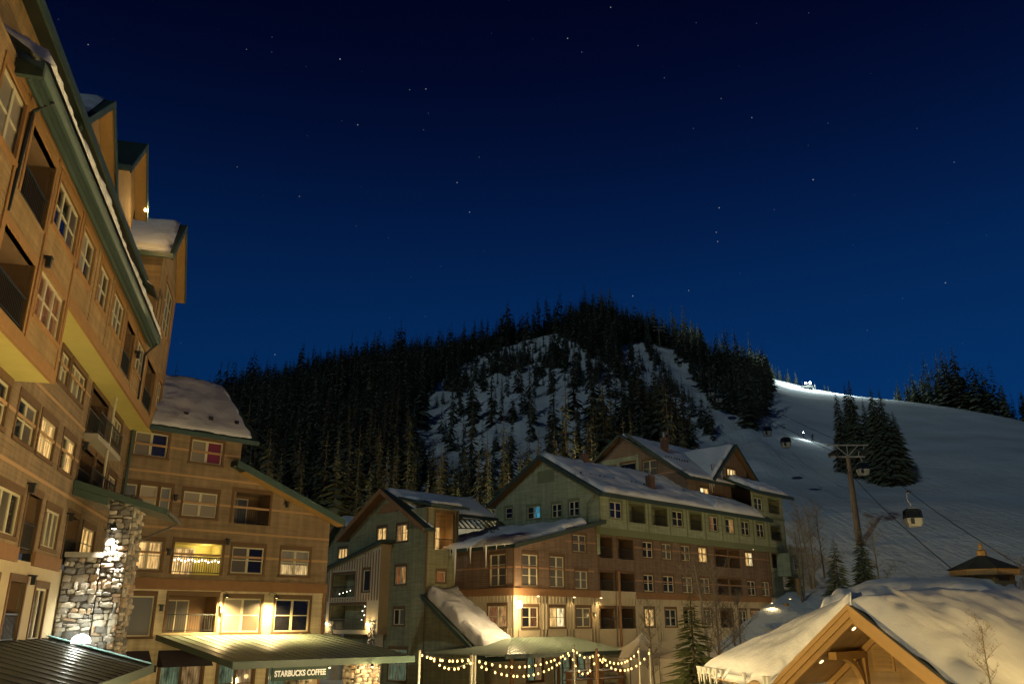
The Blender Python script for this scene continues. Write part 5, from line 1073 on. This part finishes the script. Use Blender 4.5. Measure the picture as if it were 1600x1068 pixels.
def string(a, b, sag, n, lab):
    t = thing('bulb_string', lab, 'string lights', a, 0, 'strings of bulbs over the patio'); d = b - a; mb = MB(); pts = []
    for i in range(n * 2 + 1): s = i / (n * 2); pts.append(d * s - Vector((0, 0, sag * 4 * s * (1 - s))))
    mb.path(pts, .012, 4); mb.build('cord', 'darkmetal', t)
    for s in (.25, .75): point_light(t, d * s - Vector((0, 0, sag * 3 + .3)), 22, (1, .66, .26), .15)
    for i in range(n): s = (i + .5 + random.uniform(-.3, .3)) / n; link('bulb', bulb_m, t, d * s - Vector((0, 0, sag * 4 * s * (1 - s))))
low = Vector((0, 0, -.12)); p0, p1, p2, p3, p4, p5, p6 = [p + low for p in PT]
string(p0, p1, .18, 11, 'upper bulb string between the leftmost pole and the close pair'); string(p0 + Vector((.3, 2, -.1)), p2, .55, 9, 'lower bulb string between the leftmost pole and the close pair')
string(p2, p3, .62, 18, 'long deep hanging bulb string from the close pair to the pale pole'); string(p1 + Vector((0, 0, -.1)), p3 + Vector((0, 0, -.05)), 1.05, 20, 'lowest long bulb string from the close pair to the pale pole')
string(p3, p4, .35, 5, 'short bulb string between pale and dark pole'); string(p3 + Vector((-.2, 0, -.35)), p4 + Vector((0, 0, -.2)), 1.0, 7, 'low short bulb string between pale and dark pole')
string(p4, p5, .62, 12, 'upper bulb string from the dark pole to the tents'); string(p4 + Vector((0, 0, -.15)), p6, .85, 13, 'lower bulb string from the dark pole to the tents')
def tent(x, y, w, zp, ze, rot, lab):
    t = thing('canopy_tent', lab, 'tent', (x, y, 0), rot, 'white tents on the patio'); mb = MB(); n = 8; m = 6; V = {}
    for j in range(m + 1):
        for i in range(n * 4):
            s = j / m; k = i // n; f = (i % n) / n; cs = [(-1, -1), (1, -1), (1, 1), (-1, 1)]; a, b = cs[k], cs[(k + 1) % 4]
            px, py = (a[0] + (b[0] - a[0]) * f) * w / 2 * s, (a[1] + (b[1] - a[1]) * f) * w / 2 * s; z = zp - (zp - ze) * (s ** .62) - (.16 * math.sin(math.pi * f) * s)
            mb.v.append((px, py, z))
    q = n * 4
    for j in range(m):
        for i in range(q): mb.f.append((j * q + i, j * q + (i + 1) % q, (j + 1) * q + (i + 1) % q, (j + 1) * q + i))
    mb.build('roof_cloth', 'canvas', t, True)
    mb = MB()
    for k, (a, b) in enumerate((((-1, -1), (1, -1)), ((-1, 1), (-1, -1)))):
        for i in range(14):
            f0, f1 = i / 14, (i + 1) / 14; g = lambda f: (a[0] + (b[0] - a[0]) * f, a[1] + (b[1] - a[1]) * f); (xa, ya), (xb, yb) = g(f0), g(f1); w2 = w / 2 - .03; o0, o1 = .06 * math.sin(f0 * 40), .06 * math.sin(f1 * 40)
            mb.poly([(xa * w2 + o0, ya * w2 + o0, .2), (xb * w2 + o1, yb * w2 + o1, .2), (xb * w2, yb * w2, ze - .12), (xa * w2, ya * w2, ze - .12)])
    mb.build('side_cloth', 'canvas', t, True)
    for sx in (-1, 1):
        for sy in (-1, 1): MB().tube((sx * (w / 2 - .05), sy * (w / 2 - .05), 0), (sx * (w / 2 - .05), sy * (w / 2 - .05), ze), .04, .04, 6).build('leg', 'metal', t)
tent(10.6, 71.5, 5.0, 4.35, 2.55, R(20), 'nearer white peaked tent beside the bulb strings'); tent(14.3, 68.0, 4.2, 4.2, 2.6, R(40), 'farther white peaked tent behind the bare trees')
for u, v, d, lab in ((905, 1046, 66, 'stack of snow dusted patio benches left of the tents'), (955, 1050, 68, 'row of snow dusted patio benches right of the dark pole')):
    p = at_dist(u, v, d); t = thing('patio_bench', lab, 'bench', (p.x, p.y, 0), PHI)
    for k in range(3): MB().box(-1.4, 1.4, -.3, .3, .5 + k * .55, .58 + k * .55).build('seat', 'beam', t); snow_patch('snow_layer', t, (-1.35, -.28, .585 + k * .55), (1.35, -.28, .585 + k * .55), (1.35, .28, .585 + k * .55), (-1.35, .28, .585 + k * .55), .09, 10, 4, k)
    for sx in (-1.2, 1.2): MB().box(sx - .05, sx + .05, -.25, .25, 0, 1.65).build('leg', 'beam', t)

# ------------------------------------------------------------------ wooden kiosk with its gable, lower right
def kiosk():
    """gable on the village grid: its face runs from left-back to right-front, the ridge goes away to the right"""
    org = Vector((5.83, 19.45, 0)); rot = R(-45.8)
    b = thing('kiosk_building', 'timber gabled kiosk under thick snow in the right foreground', 'building', org, rot)
    xa, za, ze = 1.80, 5.51, 4.0; k = (za - ze) / xa; xr = 5.4; zr = za - (xr - xa) * k; D = 20.0; yw = 2.3
    inv = Matrix.Rotation(-rot, 3, 'Z')
    def loc(x, y, z): l = inv @ (Vector((x, y, 0)) - org); return Vector((l.x, l.y, z))
    r = MB().prism([(xa + .002, 0, za), (xr, 0, zr), (xr, D, zr), (xa + .002, D, za + .5)], (0, 0, -.12)).build('roof', 'shingle', b)
    MB().prism([(0, .0, ze), (xa, .0, za), (xa, 3.0, za), (0, 3.0, ze)], (0, 0, -.12)).build('roof_slope', 'shingle', r)
    d = .21
    for (x0, z0, x1, z1) in ((-.10, ze - .10, xa, za - .02), (xr, zr - .02, xa + .002, za - .02)):
        MB().prism([(x0, -.02, z0 + .02), (x1, -.02, z1 + .02), (x1, -.02, z1 - d), (x0, -.02, z0 - d)], (0, -.06, 0)).build('rake_board', 'timber', r)
        MB().prism([(x0, -.085, z0 + .05), (x1, -.085, z1 + .05), (x1, -.085, z1 - .06), (x0, -.085, z0 - .06)], (0, -.04, 0)).build('rake_trim', 'timber', r)
        MB().prism([(x0, .04, z0 - .06), (x1, .04, z1 - .06), (x1, .04, z1 - d - .12), (x0, .04, z0 - d - .12)], (0, .12, 0)).build('barge_rafter', 'timber', r)
    for x0, z0, x1, z1 in ((.0, ze, xa, za), (xr, zr, xa + .01, za)): MB().prism([(x0, .17, z0 - .13), (x1, .17, z1 - .13), (x1, .17, z1 - .16), (x0, .17, z0 - .16)], (0, yw - .2, 0)).build('soffit_board', 'timber_wall', r)
    # gable wall deep behind the overhang, with vent and frame
    MB().poly([(.0, yw, 0), (xr, yw, 0), (xr, yw, zr - .15), (xa, yw, za - .15), (.0, yw, ze - .15)]).build('gable_wall', 'timber_wall', b)
    v = MB().box(1.16, 1.64, yw - .05, yw - .003, 4.14, 4.80).build('gable_vent', 'timber', b)
    for i in range(6): MB().box(1.22, 1.58, yw - .075, yw - .052, 4.19 + i * .095, 4.25 + i * .095).build('slat', 'timber_wall', v)
    MB().bar((.10, yw - .07, ze - .18), (xa + .0, yw - .07, za - .26), .10, .12).build('truss_board', 'timber', b); MB().bar((xa, yw - .08, za - .26), (xr, yw - .08, zr - .26), .10, .12).build('truss_board', 'timber', b)
    MB().box(.87, 1.03, yw - .16, yw - .006, 2.4, 4.60).build('king_post', 'timber', b); MB().box(.0, xr, yw - .12, yw - .007, 3.28, 3.42).build('tie_beam', 'timber', b)
    # curved brace from the king post out to the purlin end
    mb = MB(); pr = None; n = 12
    for i in range(n + 1):
        t = R(90) * i / n; q = Vector((.95, yw - .18 - 1.2 * (1 - math.cos(t)), 3.62 + .86 * math.sin(t)))
        if pr is not None: mb.bar(pr, q, .12, .10)
        pr = q
    mb.build('curved_brace', 'timber', b); MB().box(.86, 1.04, .72, yw, 4.40, 4.56).build('purlin_end', 'timber', b); MB().box(.86, 1.04, yw - .26, yw - .165, 2.4, 3.66).build('brace_post', 'timber', b)
    MB().box(.0, .20, .2, .4, 0, ze - .2).build('corner_post', 'timber', b); MB().box(xr - 1.7, xr - 1.52, .3, .5, 0, 3.8).build('corner_post', 'timber', b); MB().box(xr - 2.1, xr - 1.3, yw - .3, yw - .1, 3.56, 3.75).build('bracket', 'timber', b)
    MB().box(1.3, 2.3, yw - .14, yw - .06, 2.8, 3.85).build('notice_board', 'darkmetal', b)
    for x, y in ((.62, .85), (1.45, .85)):
        l = link('recessed_light', MB().lathe((0, 0, 0), [(.05, -.012), (.055, 0), (.045, .01)], 10).mesh('recessed_light', 'lamp_dim'), b, (x, y, ze + k * x - .172)); l.rotation_euler = (0, -math.atan(k), 0); spot_light(l, (0, 0, -.04), (0, 0, -1), 10, (1, .74, .36), 150, .8)
    # side roof to the left of the gable: eave beam, thick snow with a curling lip, icicles
    L, E, Ap, Bk = loc(5.86, 19.42, ze), loc(5.30, 24.1, ze), Vector((xa, .05, za)), loc(8.1, 19.9, za + .05)
    s_ = MB().prism([L, Ap, Bk, E], (0, 0, -.10)).build('side_roof', 'shingle', b)
    e2 = L.lerp(E, .98); MB().bar(L + Vector((.03, .05, -.16)), e2 + Vector((.03, .05, -.16)), .10, .20).build('eave_beam', 'timber', s_)
    out = (loc(5.0, 20, 0) - loc(5.86, 20, 0)).normalized()
    mb = MB(); pr = None; di = (E - L).normalized()
    for i in range(9):
        t = R(90) * i / 8; q = L + di * (1.0 + 1.0 * (1 - math.cos(t))) + Vector((.03, .05, -1.1 + .85 * math.sin(t)))
        if pr is not None: mb.bar(pr, q, .09, .11)
        pr = q
    mb.build('eave_brace', 'timber', s_)
    snow_patch('snow_layer', s_, E + out * .20 + Vector((0, 0, -.04)), L + out * .20 + Vector((0, 0, -.04)), Ap + Vector((.0, .03, -.01)), Bk, .30, 60, 34, 61, 'snow_near', amp=.32, edge=.5, sag=.12)
    ic = MB(); rnd = random.Random(4)
    for f, Ln in ((.015, .42), (.06, .16), (.30, .10), (.62, .16), (.70, .55), (.735, .3), (.80, .62), (.86, .22), (.90, .48), (.95, .30), (.985, .40)):
        p = L.lerp(E, f) + out * .24 + Vector((0, 0, .05)); ic.tube(p, p + Vector((0, 0, -.08 - Ln * .35)), .05 + .02 * rnd.random(), .03, 6); ic.tube(p + Vector((0, 0, -.08 - Ln * .35)), p + Vector((.01, 0, -.1 - Ln)), .03, .004, 6)
    ic.build('icicles', 'ice', s_)['kind'] = 'stuff'
    # the broad snow field on the right hand slope; a strip of shingles stays bare along the gable
    mb = MB(); n, m = 130, 60
    for j in range(m + 1):
        for i in range(n + 1):
            t, q = j / m, i / n; y = .18 + (D - .18) * q ** 1.35 + .10 * noise.noise(Vector((t * 9, 3.3, 0))) * (1 - q); x = xa - .02 + (xr - xa + .1) * t
            z = za + .5 * (y / D) - (x - xa) * k * (1 + 0 * y); nq = Vector((x * .8, y * .42, 2.2))
            e = min(1.0, (y - .18) / .55 + .02, (1 - t) * 5 + .1, t * 6 + (.12 if y < 1.5 else .5)); e = max(0, e); pf = 1 - (1 - e) ** 2.2
            dz = .40 * pf * (1 + .45 * noise.noise(nq)) + .10 * pf * noise.noise(nq * 2.2 + Vector((3, 0, 0))) + .035 * pf * noise.noise(nq * 5) + .20 * pf * min(1, y / 5) * math.sin(math.pi * min(1, t * 1.1))
            mb.v.append((x, y, z + max(.004, dz)))
    w_ = n + 1
    for j in range(m):
        for i in range(n): mb.f.append((j * w_ + i, (j + 1) * w_ + i, (j + 1) * w_ + i + 1, j * w_ + i + 1))
    mb.build('snow_field', 'snow_near', r, True)
    MB().poly([(xr - .1, .5, 0), (xr - .1, D, 0), (xr - .1, D, zr), (xr - .1, .5, zr)]).build('side_wall', 'timber_wall', b)
    return b
kiosk()
def rear_roof():
    p = at_dist(1440, 960, 36); b = thing('snowy_outbuilding', 'low roof buried under a rounded snow mound behind the kiosk', 'building', (p.x, p.y, 0), R(-40))
    MB().box(-3.2, 3.2, -2.0, 2.0, 0, 5.2).build('wall', 'timber_wall', b); r = roof_slab('roof', b, (-3.4, -2.4, 5.25), (3.4, -2.4, 5.25), (3.4, 2.4, 5.6), (-3.4, 2.4, 5.6), .2)
    snow_patch('snow_layer', r, (-3.4, -2.4, 5.26), (3.4, -2.4, 5.26), (3.4, 2.4, 5.6), (-3.4, 2.4, 5.6), 1.25, 50, 30, 71, 'snow_near', amp=.15, edge=2.6)
rear_roof()
def cupola():
    p = at_dist(1541, 905, 38); b = thing('cupola', 'octagonal timber cupola with dark roof and finial above the snow', 'cupola', (p.x, p.y, 0), R(12))
    oc = lambda r, z: [(r * math.cos(R(45 * i + 22.5)), r * math.sin(R(45 * i + 22.5)), z) for i in range(8)]
    MB().prism(oc(.92, 4.5), (0, 0, 2.45)).build('wall', 'timber_wall', b)
    for i in range(8): a = R(45 * i + 22.5); MB().box(-.08, .08, -.08, .08, 4.5, 6.94).build('corner_board', 'timber', b).location = (.92 * math.cos(a), .92 * math.sin(a), 0)
    MB().prism(oc(1.29, 6.86), (0, 0, .22)).build('eave_board', 'timber', b)
    mb = MB(); e = oc(1.38, 7.09); c = oc(.17, 7.62)
    for i in range(8): j = (i + 1) % 8; mb.poly([e[i], e[j], c[j], c[i]])
    mb.poly(e[::-1]); mb.build('roof', 'shingle', b)
    f = MB().lathe((0, 0, 7.62), [(.18, 0), (.18, .16), (.20, .18), (.08, .24), (.06, .32), (.10, .38), (.04, .45), (.02, .52)], 8).build('finial', 'timber', b)
cupola()

# ------------------------------------------------------------------ gondola lift
def lift():
    T1 = at_dist(1345, 865, 130); T1.z = gz(T1.x, T1.y) - .3; top1 = at_dist(1331, 714, 130); top1.x, top1.y = T1.x, T1.y
    T2b = at_dist(1032, 560, 372); T2b.z = gz(T2b.x, T2b.y); T2t = Vector((T2b.x, T2b.y, T2b.z + 9.5))
    up = (T2t - top1); up.z = 0; up.normalize(); side = Vector((up.y, -up.x, 0)); rot = math.atan2(up.y, up.x) - R(90); hw = 2.1
    def tower(base, h, lab, s=1.0):
        t = thing('lift_tower', lab, 'lift tower', base, rot + R(4), 'gondola lift towers'); n = 5
        for k in range(n): MB().tube((0, 0, h * k / n), (0, 0, h * (k + 1) / n - .02), .50 * s - .18 * s * k / n, .50 * s - .18 * s * (k + 1) / n, 12).build('pole_section', 'rustpole', t); MB().lathe((0, 0, h * k / n), [(.54 * s - .18 * s * k / n, 0), (.54 * s - .18 * s * k / n, .10)], 12).build('flange', 'rustpole', t)
        c = MB().box(-hw - .4, hw + .4, -.12, .12, h, h + .22).build('crossarm', 'polemetal', t); MB().box(-hw - .8, hw + 1.1, -.10, .10, h + 1.75, h + 1.93).build('upper_beam', 'polemetal', c)
        for a, b2 in (((-hw, h + .2), (-hw + .3, h + 1.8)), ((hw, h + .2), (hw + .5, h + 1.8)), ((0, h + .2), (hw * .8, h + 1.8)), ((0, h + .2), (-hw * .8, h + 1.8)), ((0, h + .2), (0, h + 1.8))): MB().bar((a[0], 0, a[1]), (b2[0], 0, b2[1]), .12, .12).build('brace', 'polemetal', c)
        for sx in (-1, 1):
            q = MB().box(sx * hw - .10, sx * hw + .10, -1.7, 1.7, h + .35, h + .55).build('sheave_beam', 'darkmetal', t)
            for k in range(6): MB().tube((sx * hw - .14, -1.5 + k * .6, h + .72), (sx * hw + .14, -1.5 + k * .6, h + .72), .22, .22, 10).build('sheave', 'darkmetal', q)
        return Vector(base) + Vector((0, 0, h + .95))
    c1 = tower(T1, top1.z - T1.z, 'rust coloured tubular lift tower beside the spruce clump'); c2 = tower(T2b, T2t.z - T2b.z, 'small distant lift tower near the top of the cliffs', .8)
    T3 = Vector((T2t.x + up.x * 95, T2t.y + up.y * 95, 0)); T3.z = gz(T3.x, T3.y) + 6
    bot = Vector((27.5, 44.0, 5.6)); dl = (c1 - bot); s2 = Vector((dl.y, -dl.x, 0)).normalized()
    def cab(a, b, sag, s): p = a.lerp(b, s); p.z -= sag * 4 * s * (1 - s); return p
    lines = []
    for k, sg in (('left', -1), ('right', 1)):
        A, B_, C, D = bot + s2 * sg * hw, c1 + side * sg * hw, c2 + side * sg * hw, T3 + side * sg * hw; lines.append((A, B_, C, D)); pts = []
        for a, b2, sag in ((A, B_, 1.1), (B_, C, 5.0), (C, D, 1.0)): pts += [cab(a, b2, sag, i / 14) for i in range(15)]
        mb = MB(); mb.path(pts, .045, 4); tag(mb.build('haul_cable', 'darkmetal'), '%s hand steel haul cable of the gondola lift' % k, 'cable', 'gondola haul cables')
    # cabin
    def cabin(pos, lab, first=[None]):
        t = cabin_(pos, lab, first); t.scale = (.85, .85, .85); return t
    def cabin_(pos, lab, first):
        if first[0] is None:
            t = thing('gondola_cabin', lab, 'gondola', pos, rot, 'gondola cabins'); prof = [(.74, -4.35), (.93, -3.75), (.98, -3.35), (.90, -2.45), (.70, -2.22)]; dep = .92
            def ring(r, z, e=0): c = r * .72; return [(x * (r + e), y * (r + e) * dep, z) for x, y in ((-1, -.7), (-.7, -1), (.7, -1), (1, -.7), (1, .7), (.7, 1), (-.7, 1), (-1, .7))]
            def shell(lv, m, n, cap=False):
                mb = MB(); R_ = [ring(r, z) for r, z in lv]
                for a, b3 in zip(R_[:-1], R_[1:]):
                    for i in range(8): j = (i + 1) % 8; mb.poly([a[i], a[j], b3[j], b3[i]])
                if cap: mb.poly(R_[0][::-1]); mb.poly(R_[-1])
                return mb.build(n, m, t)
            shell(prof[:3], 'cabin_pale', 'lower_panel', True); shell([(.975, -3.35), (.895, -2.45)], 'cabin_dark', 'glazing', True); shell([(.92, -2.45), (.90, -2.35), (.66, -2.18)], 'darkmetal', 'roof', True)
            mb = MB()
            for i in (0, 1, 2, 3, 4, 5, 6, 7): a, b3 = ring(.985, -3.36)[i], ring(.905, -2.44)[i]; mb.tube(a, b3, .03, .03, 4)
            mb.build('window_posts', 'darkmetal', t)
            mb = MB(); mb.path([(0, 0, -2.2), (0, 0, -1.6), (-.35, 0, -1.1), (-.35, 0, -.35), (0, 0, -.05)], .055, 6); mb.build('hanger', 'polemetal', t); MB().box(-.14, .14, -.35, .35, -.10, .10).build('grip', 'darkmetal', t)
            MB().box(-.62, -.2, -.98, -.88, -4.1, -3.4).build('ski_rack', 'darkmetal', t); MB().box(-.6, .6, -.55, .55, -2.18, -2.12).build('roof_frame', 'polemetal', t)
            first[0] = t; return t
        c = copy_tree(first[0]); c.location = pos; c['label'] = lab; return c
    A, B_, C, D = lines[1]; Al, Bl, Cl, Dl = lines[0]
    def solve(a, b2, sag, u):
        best = min((abs(to_px(*cab(a, b2, sag, s / 400))[0] - u), s / 400) for s in range(401)); return cab(a, b2, sag, best[1])
    for seg, sag, u, lab in (((A, B_), 1.1, 1420, 'nearest gondola cabin hanging below the lift tower'), ((B_, C), 5.0, 1345, 'gondola cabin just right of the lift tower top'), ((Bl, Cl), 5.0, 1226, 'gondola cabin hanging left of the lift tower over the snow'), ((Bl, Cl), 5.0, 1197, 'gondola cabin at the foot of the right wood edge'),
                         ((Bl, Cl), 5.0, 1122, 'lower gondola cabin before the dark right wood'), ((Bl, Cl), 5.0, 1110, 'upper gondola cabin before the dark right wood'), ((Bl, Cl), 5.0, 1061, 'lower of the two far gondola cabins above the gully'), ((Bl, Cl), 5.0, 1056, 'upper of the two far gondola cabins above the gully')):
        cabin(solve(*seg, sag, u), lab)
lift()

# ------------------------------------------------------------------ snow groomer on the crest and two skiers with head lamps
def groomer():
    p = at_dist(1262, 610, 384); z = gz(p.x, p.y); t = thing('snow_groomer', 'snow groomer with blazing lights on the crest of the run', 'snow groomer', (p.x, p.y, z), R(-24))
    for s in (-1, 1): MB().prism([(-2.6, s * 1.6 - .5, .1), (2.2, s * 1.6 - .5, .1), (2.8, s * 1.6 - .5, .6), (2.3, s * 1.6 - .5, 1.0), (-2.6, s * 1.6 - .5, 1.0), (-3.0, s * 1.6 - .5, .6)], (0, 1.0, 0)).build('track', 'darkmetal', t)
    MB().box(-2.6, 1.6, -1.3, 1.3, .7, 1.4).build('chassis', 'catred', t); MB().prism([(-.2, -1.1, 1.4), (1.7, -1.1, 1.4), (1.3, -1.1, 2.7), (-.2, -1.1, 2.7)], (0, 2.2, 0)).build('cab', 'cabin_dark', t)
    MB().prism([(3.2, -2.4, .1), (3.6, -2.4, .2), (3.5, -2.4, 1.1), (3.2, -2.4, 1.1)], (0, 4.8, 0)).build('blade', 'metal', t); MB().box(-4.0, -3.2, -2.3, 2.3, .1, .7).build('tiller', 'darkmetal', t)
    lm = MB().lathe((0, 0, 0), [(.05, -.26), (.42, -.1), (.42, .1), (.05, .26)], 8).mesh('headlamp', 'lamp_cool')
    lm2 = MB().lathe((0, 0, 0), [(.05, -.26), (.40, -.1), (.40, .1), (.05, .26)], 8).mesh('worklamp', 'lamp_hot')
    for y in (-.9, -.3, .3, .9): link('headlamp', lm, t, (1.45, y, 2.85))
    for y in (-.8, .8): link('work_lamp', lm2, t, (-.4, y, 2.85))
    point_light(t, (.3, -6.0, 7.0), 42000, (.85, 1, .95), .5)
    spot_light(t, (2.0, 0, 3.3), (30, 1, -4.5), 110000, (.80, 1, .98), 75, .8, .4); spot_light(t, (-1.0, 0, 3.3), (-26, -2, 1.6), 80000, (.80, 1, .98), 85, .8, .4); spot_light(t, (-.6, 0, 3.0), (-24, 16, 5), 45000, (.75, 1, .9), 90, .9, .4)
groomer()
def skier(u, v, d, lab, lit, lean):
    p = at_dist(u, v, d); z = gz(p.x, p.y); t = thing('person', lab, 'person', (p.x, p.y, z + .04), R(200), 'skiers with head lamps')
    me = bpy.data.meshes.new('skier_body'); J = [(0, 0, .95), (0, .04, 1.15), (0, .06, 1.38), (0, .08, 1.50), (0, .09, 1.66), (.12, 0, .90), (.15, .14, .50), (.14, 0, .08), (-.12, 0, .90), (-.16, .14, .50), (-.14, 0, .08), (.20, .06, 1.40), (.34, .10, 1.14), (.30, .32, 1.02), (-.20, .06, 1.40), (-.34, .10, 1.14), (-.30, .32, 1.02), (.14, .14, .05), (-.14, .14, .05)]
    E = [(0, 1), (1, 2), (2, 3), (3, 4), (0, 5), (5, 6), (6, 7), (0, 8), (8, 9), (9, 10), (2, 11), (11, 12), (12, 13), (2, 14), (14, 15), (15, 16), (7, 17), (10, 18)]
    rad = [.16, .17, .18, .07, .13, .12, .085, .07, .12, .085, .07, .09, .065, .05, .09, .065, .05, .06, .06]
    me.from_pydata([(x, y + lean * max(0, zz - .9), zz) for x, y, zz in J], E, []); o = link('body', me, t); m = o.modifiers.new('skin', 'SKIN')
    for i, sv in enumerate(me.skin_vertices[0].data): sv.radius = (rad[i], rad[i]); sv.use_root = i == 0
    o.modifiers.new('sub', 'SUBSURF').levels = 1; me.materials.append(MAT['skijacket'])
    for s in (-1, 1): MB().box(s * .14 - .05, s * .14 + .05, -.75, .95, -.02, .02).build('ski', 'darkmetal', t); MB().tube((s * .32, .34, 1.05), (s * .42, .1, 0), .012).build('ski_pole', 'metal', t)
    if lit: MB().lathe((0, .2 + lean * .8, 1.70), [(.02, -.09), (.11, 0), (.02, .09)], 8).build('head_lamp', 'lamp_cool', t); spot_light(t, (0, .5 + lean, 1.6), (1.6, 3.2, 0), 2600, (.85, 1, .96), 110, .9, .2)
skier(1259, 718, 232, 'skier with bright head lamp standing on the run', True, .1); skier(1273, 719, 232, 'second skier bending in the light of the head lamp', False, .5)

# ------------------------------------------------------------------ garden spruces and bare aspens near the lodge
def put(kind, u, v, d, h, name, lab, wide=1.0, z=None, group=None):
    p = at_dist(u, v, d); return place_tree(kind, name, lab, 'tree', p.x, p.y, h, z if z is not None else gz(p.x, p.y), group, wide)
put(GARDEN[1], 1085, 1040, 46, 7.0, 'young_spruce', 'lit green spruce beside the white tents', 1.4, 0.0, 'young spruces by the lodge'); put(GARDEN[0], 1314, 942, 97, 9.6, 'young_spruce', 'dark young spruce above the kiosk roof', .9, None, 'young spruces by the lodge'); put(GARDEN[0], 1355, 930, 105, 8.2, 'young_spruce', 'dark young spruce at the foot of the lift tower', .85, None, 'young spruces by the lodge')
put(GARDEN[1], 1241, 915, 108, 6.2, 'young_spruce', 'small spruce at the far corner of the lodge', .8, None, 'young spruces by the lodge')
def aspen_mesh(seed, stems=2):
    rnd = random.Random(seed); tr = MB(); br = MB()
    def grow(p, d, L, r, lev, mb):
        n = 4 if lev == 0 else 3; q = p
        for k in range(n):
            d = (d + Vector((rnd.uniform(-1, 1), rnd.uniform(-1, 1), rnd.uniform(-.2, .5))) * (.05 if lev == 0 else .16)).normalized(); r2 = r * (1 - .22 if lev == 0 else .72); e = q + d * L / n
            mb.tube(q, e, r, r2, 6 if lev == 0 else 3, cap=False)
            if lev < 3:
                for _ in range((1, 7, 10, 10)[k] if lev == 0 else rnd.choice((1, 2, 2))):
                    a = rnd.uniform(0, 6.28); o = Vector((math.cos(a), math.sin(a), rnd.uniform(.5, 1.3))).normalized(); grow(q.lerp(e, rnd.random()), o, L * rnd.uniform(.28, .42) * (1 if lev else .62), max(.0016, r2 * .42), lev + 1, br)
            q, r = e, r2
    for s in range(stems): grow(Vector((.05 * s, .03 * s, -.02)), Vector((.07 * (s - .5), .04 * s, 1)), .95 - .08 * s, .013, 0, tr)
    return tr.mesh('aspen_trunk', 'aspenbark'), br.mesh('aspen_branches', 'aspenbark')
ASP = [aspen_mesh(3, 2), aspen_mesh(8, 1), aspen_mesh(14, 2)]
def aspen(k, u, v, d, h, lab, z=None):
    p = at_dist(u, v, d); t = thing('bare_tree', lab, 'tree', (p.x, p.y, gz(p.x, p.y) if z is None else z), k * 1.7, 'bare aspens'); t.scale = (h, h, h); link('trunk', ASP[k % 3][0], t); link('branches', ASP[k % 3][1], t)
aspen(0, 1112, 1020, 60, 9.6, 'tall pale bare aspen in front of the lodge', 0); aspen(1, 1022, 1040, 63, 6.6, 'thin bare tree between the white tents', 0); aspen(2, 1152, 1000, 66, 7.6, 'bare twin stemmed tree right of the tall aspen', 0); aspen(0, 1268, 912, 112, 10.5, 'bare tree left of the lift tower on the slope'); aspen(1, 1290, 915, 116, 9.5, 'slim bare tree beside the lift tower on the slope'); aspen(2, 1255, 925, 104, 9.0, 'bare tree by the far end of the lodge'); aspen(1, 1375, 915, 112, 8.5, 'bare tree right of the lift tower')
aspen(2, 1598, 900, 60, 9.0, 'bare tree at the right edge behind the cupola'); aspen(1, 1545, 1050, 17, 1.7, 'leafless twigs poking from the snow field at right', 3.55)
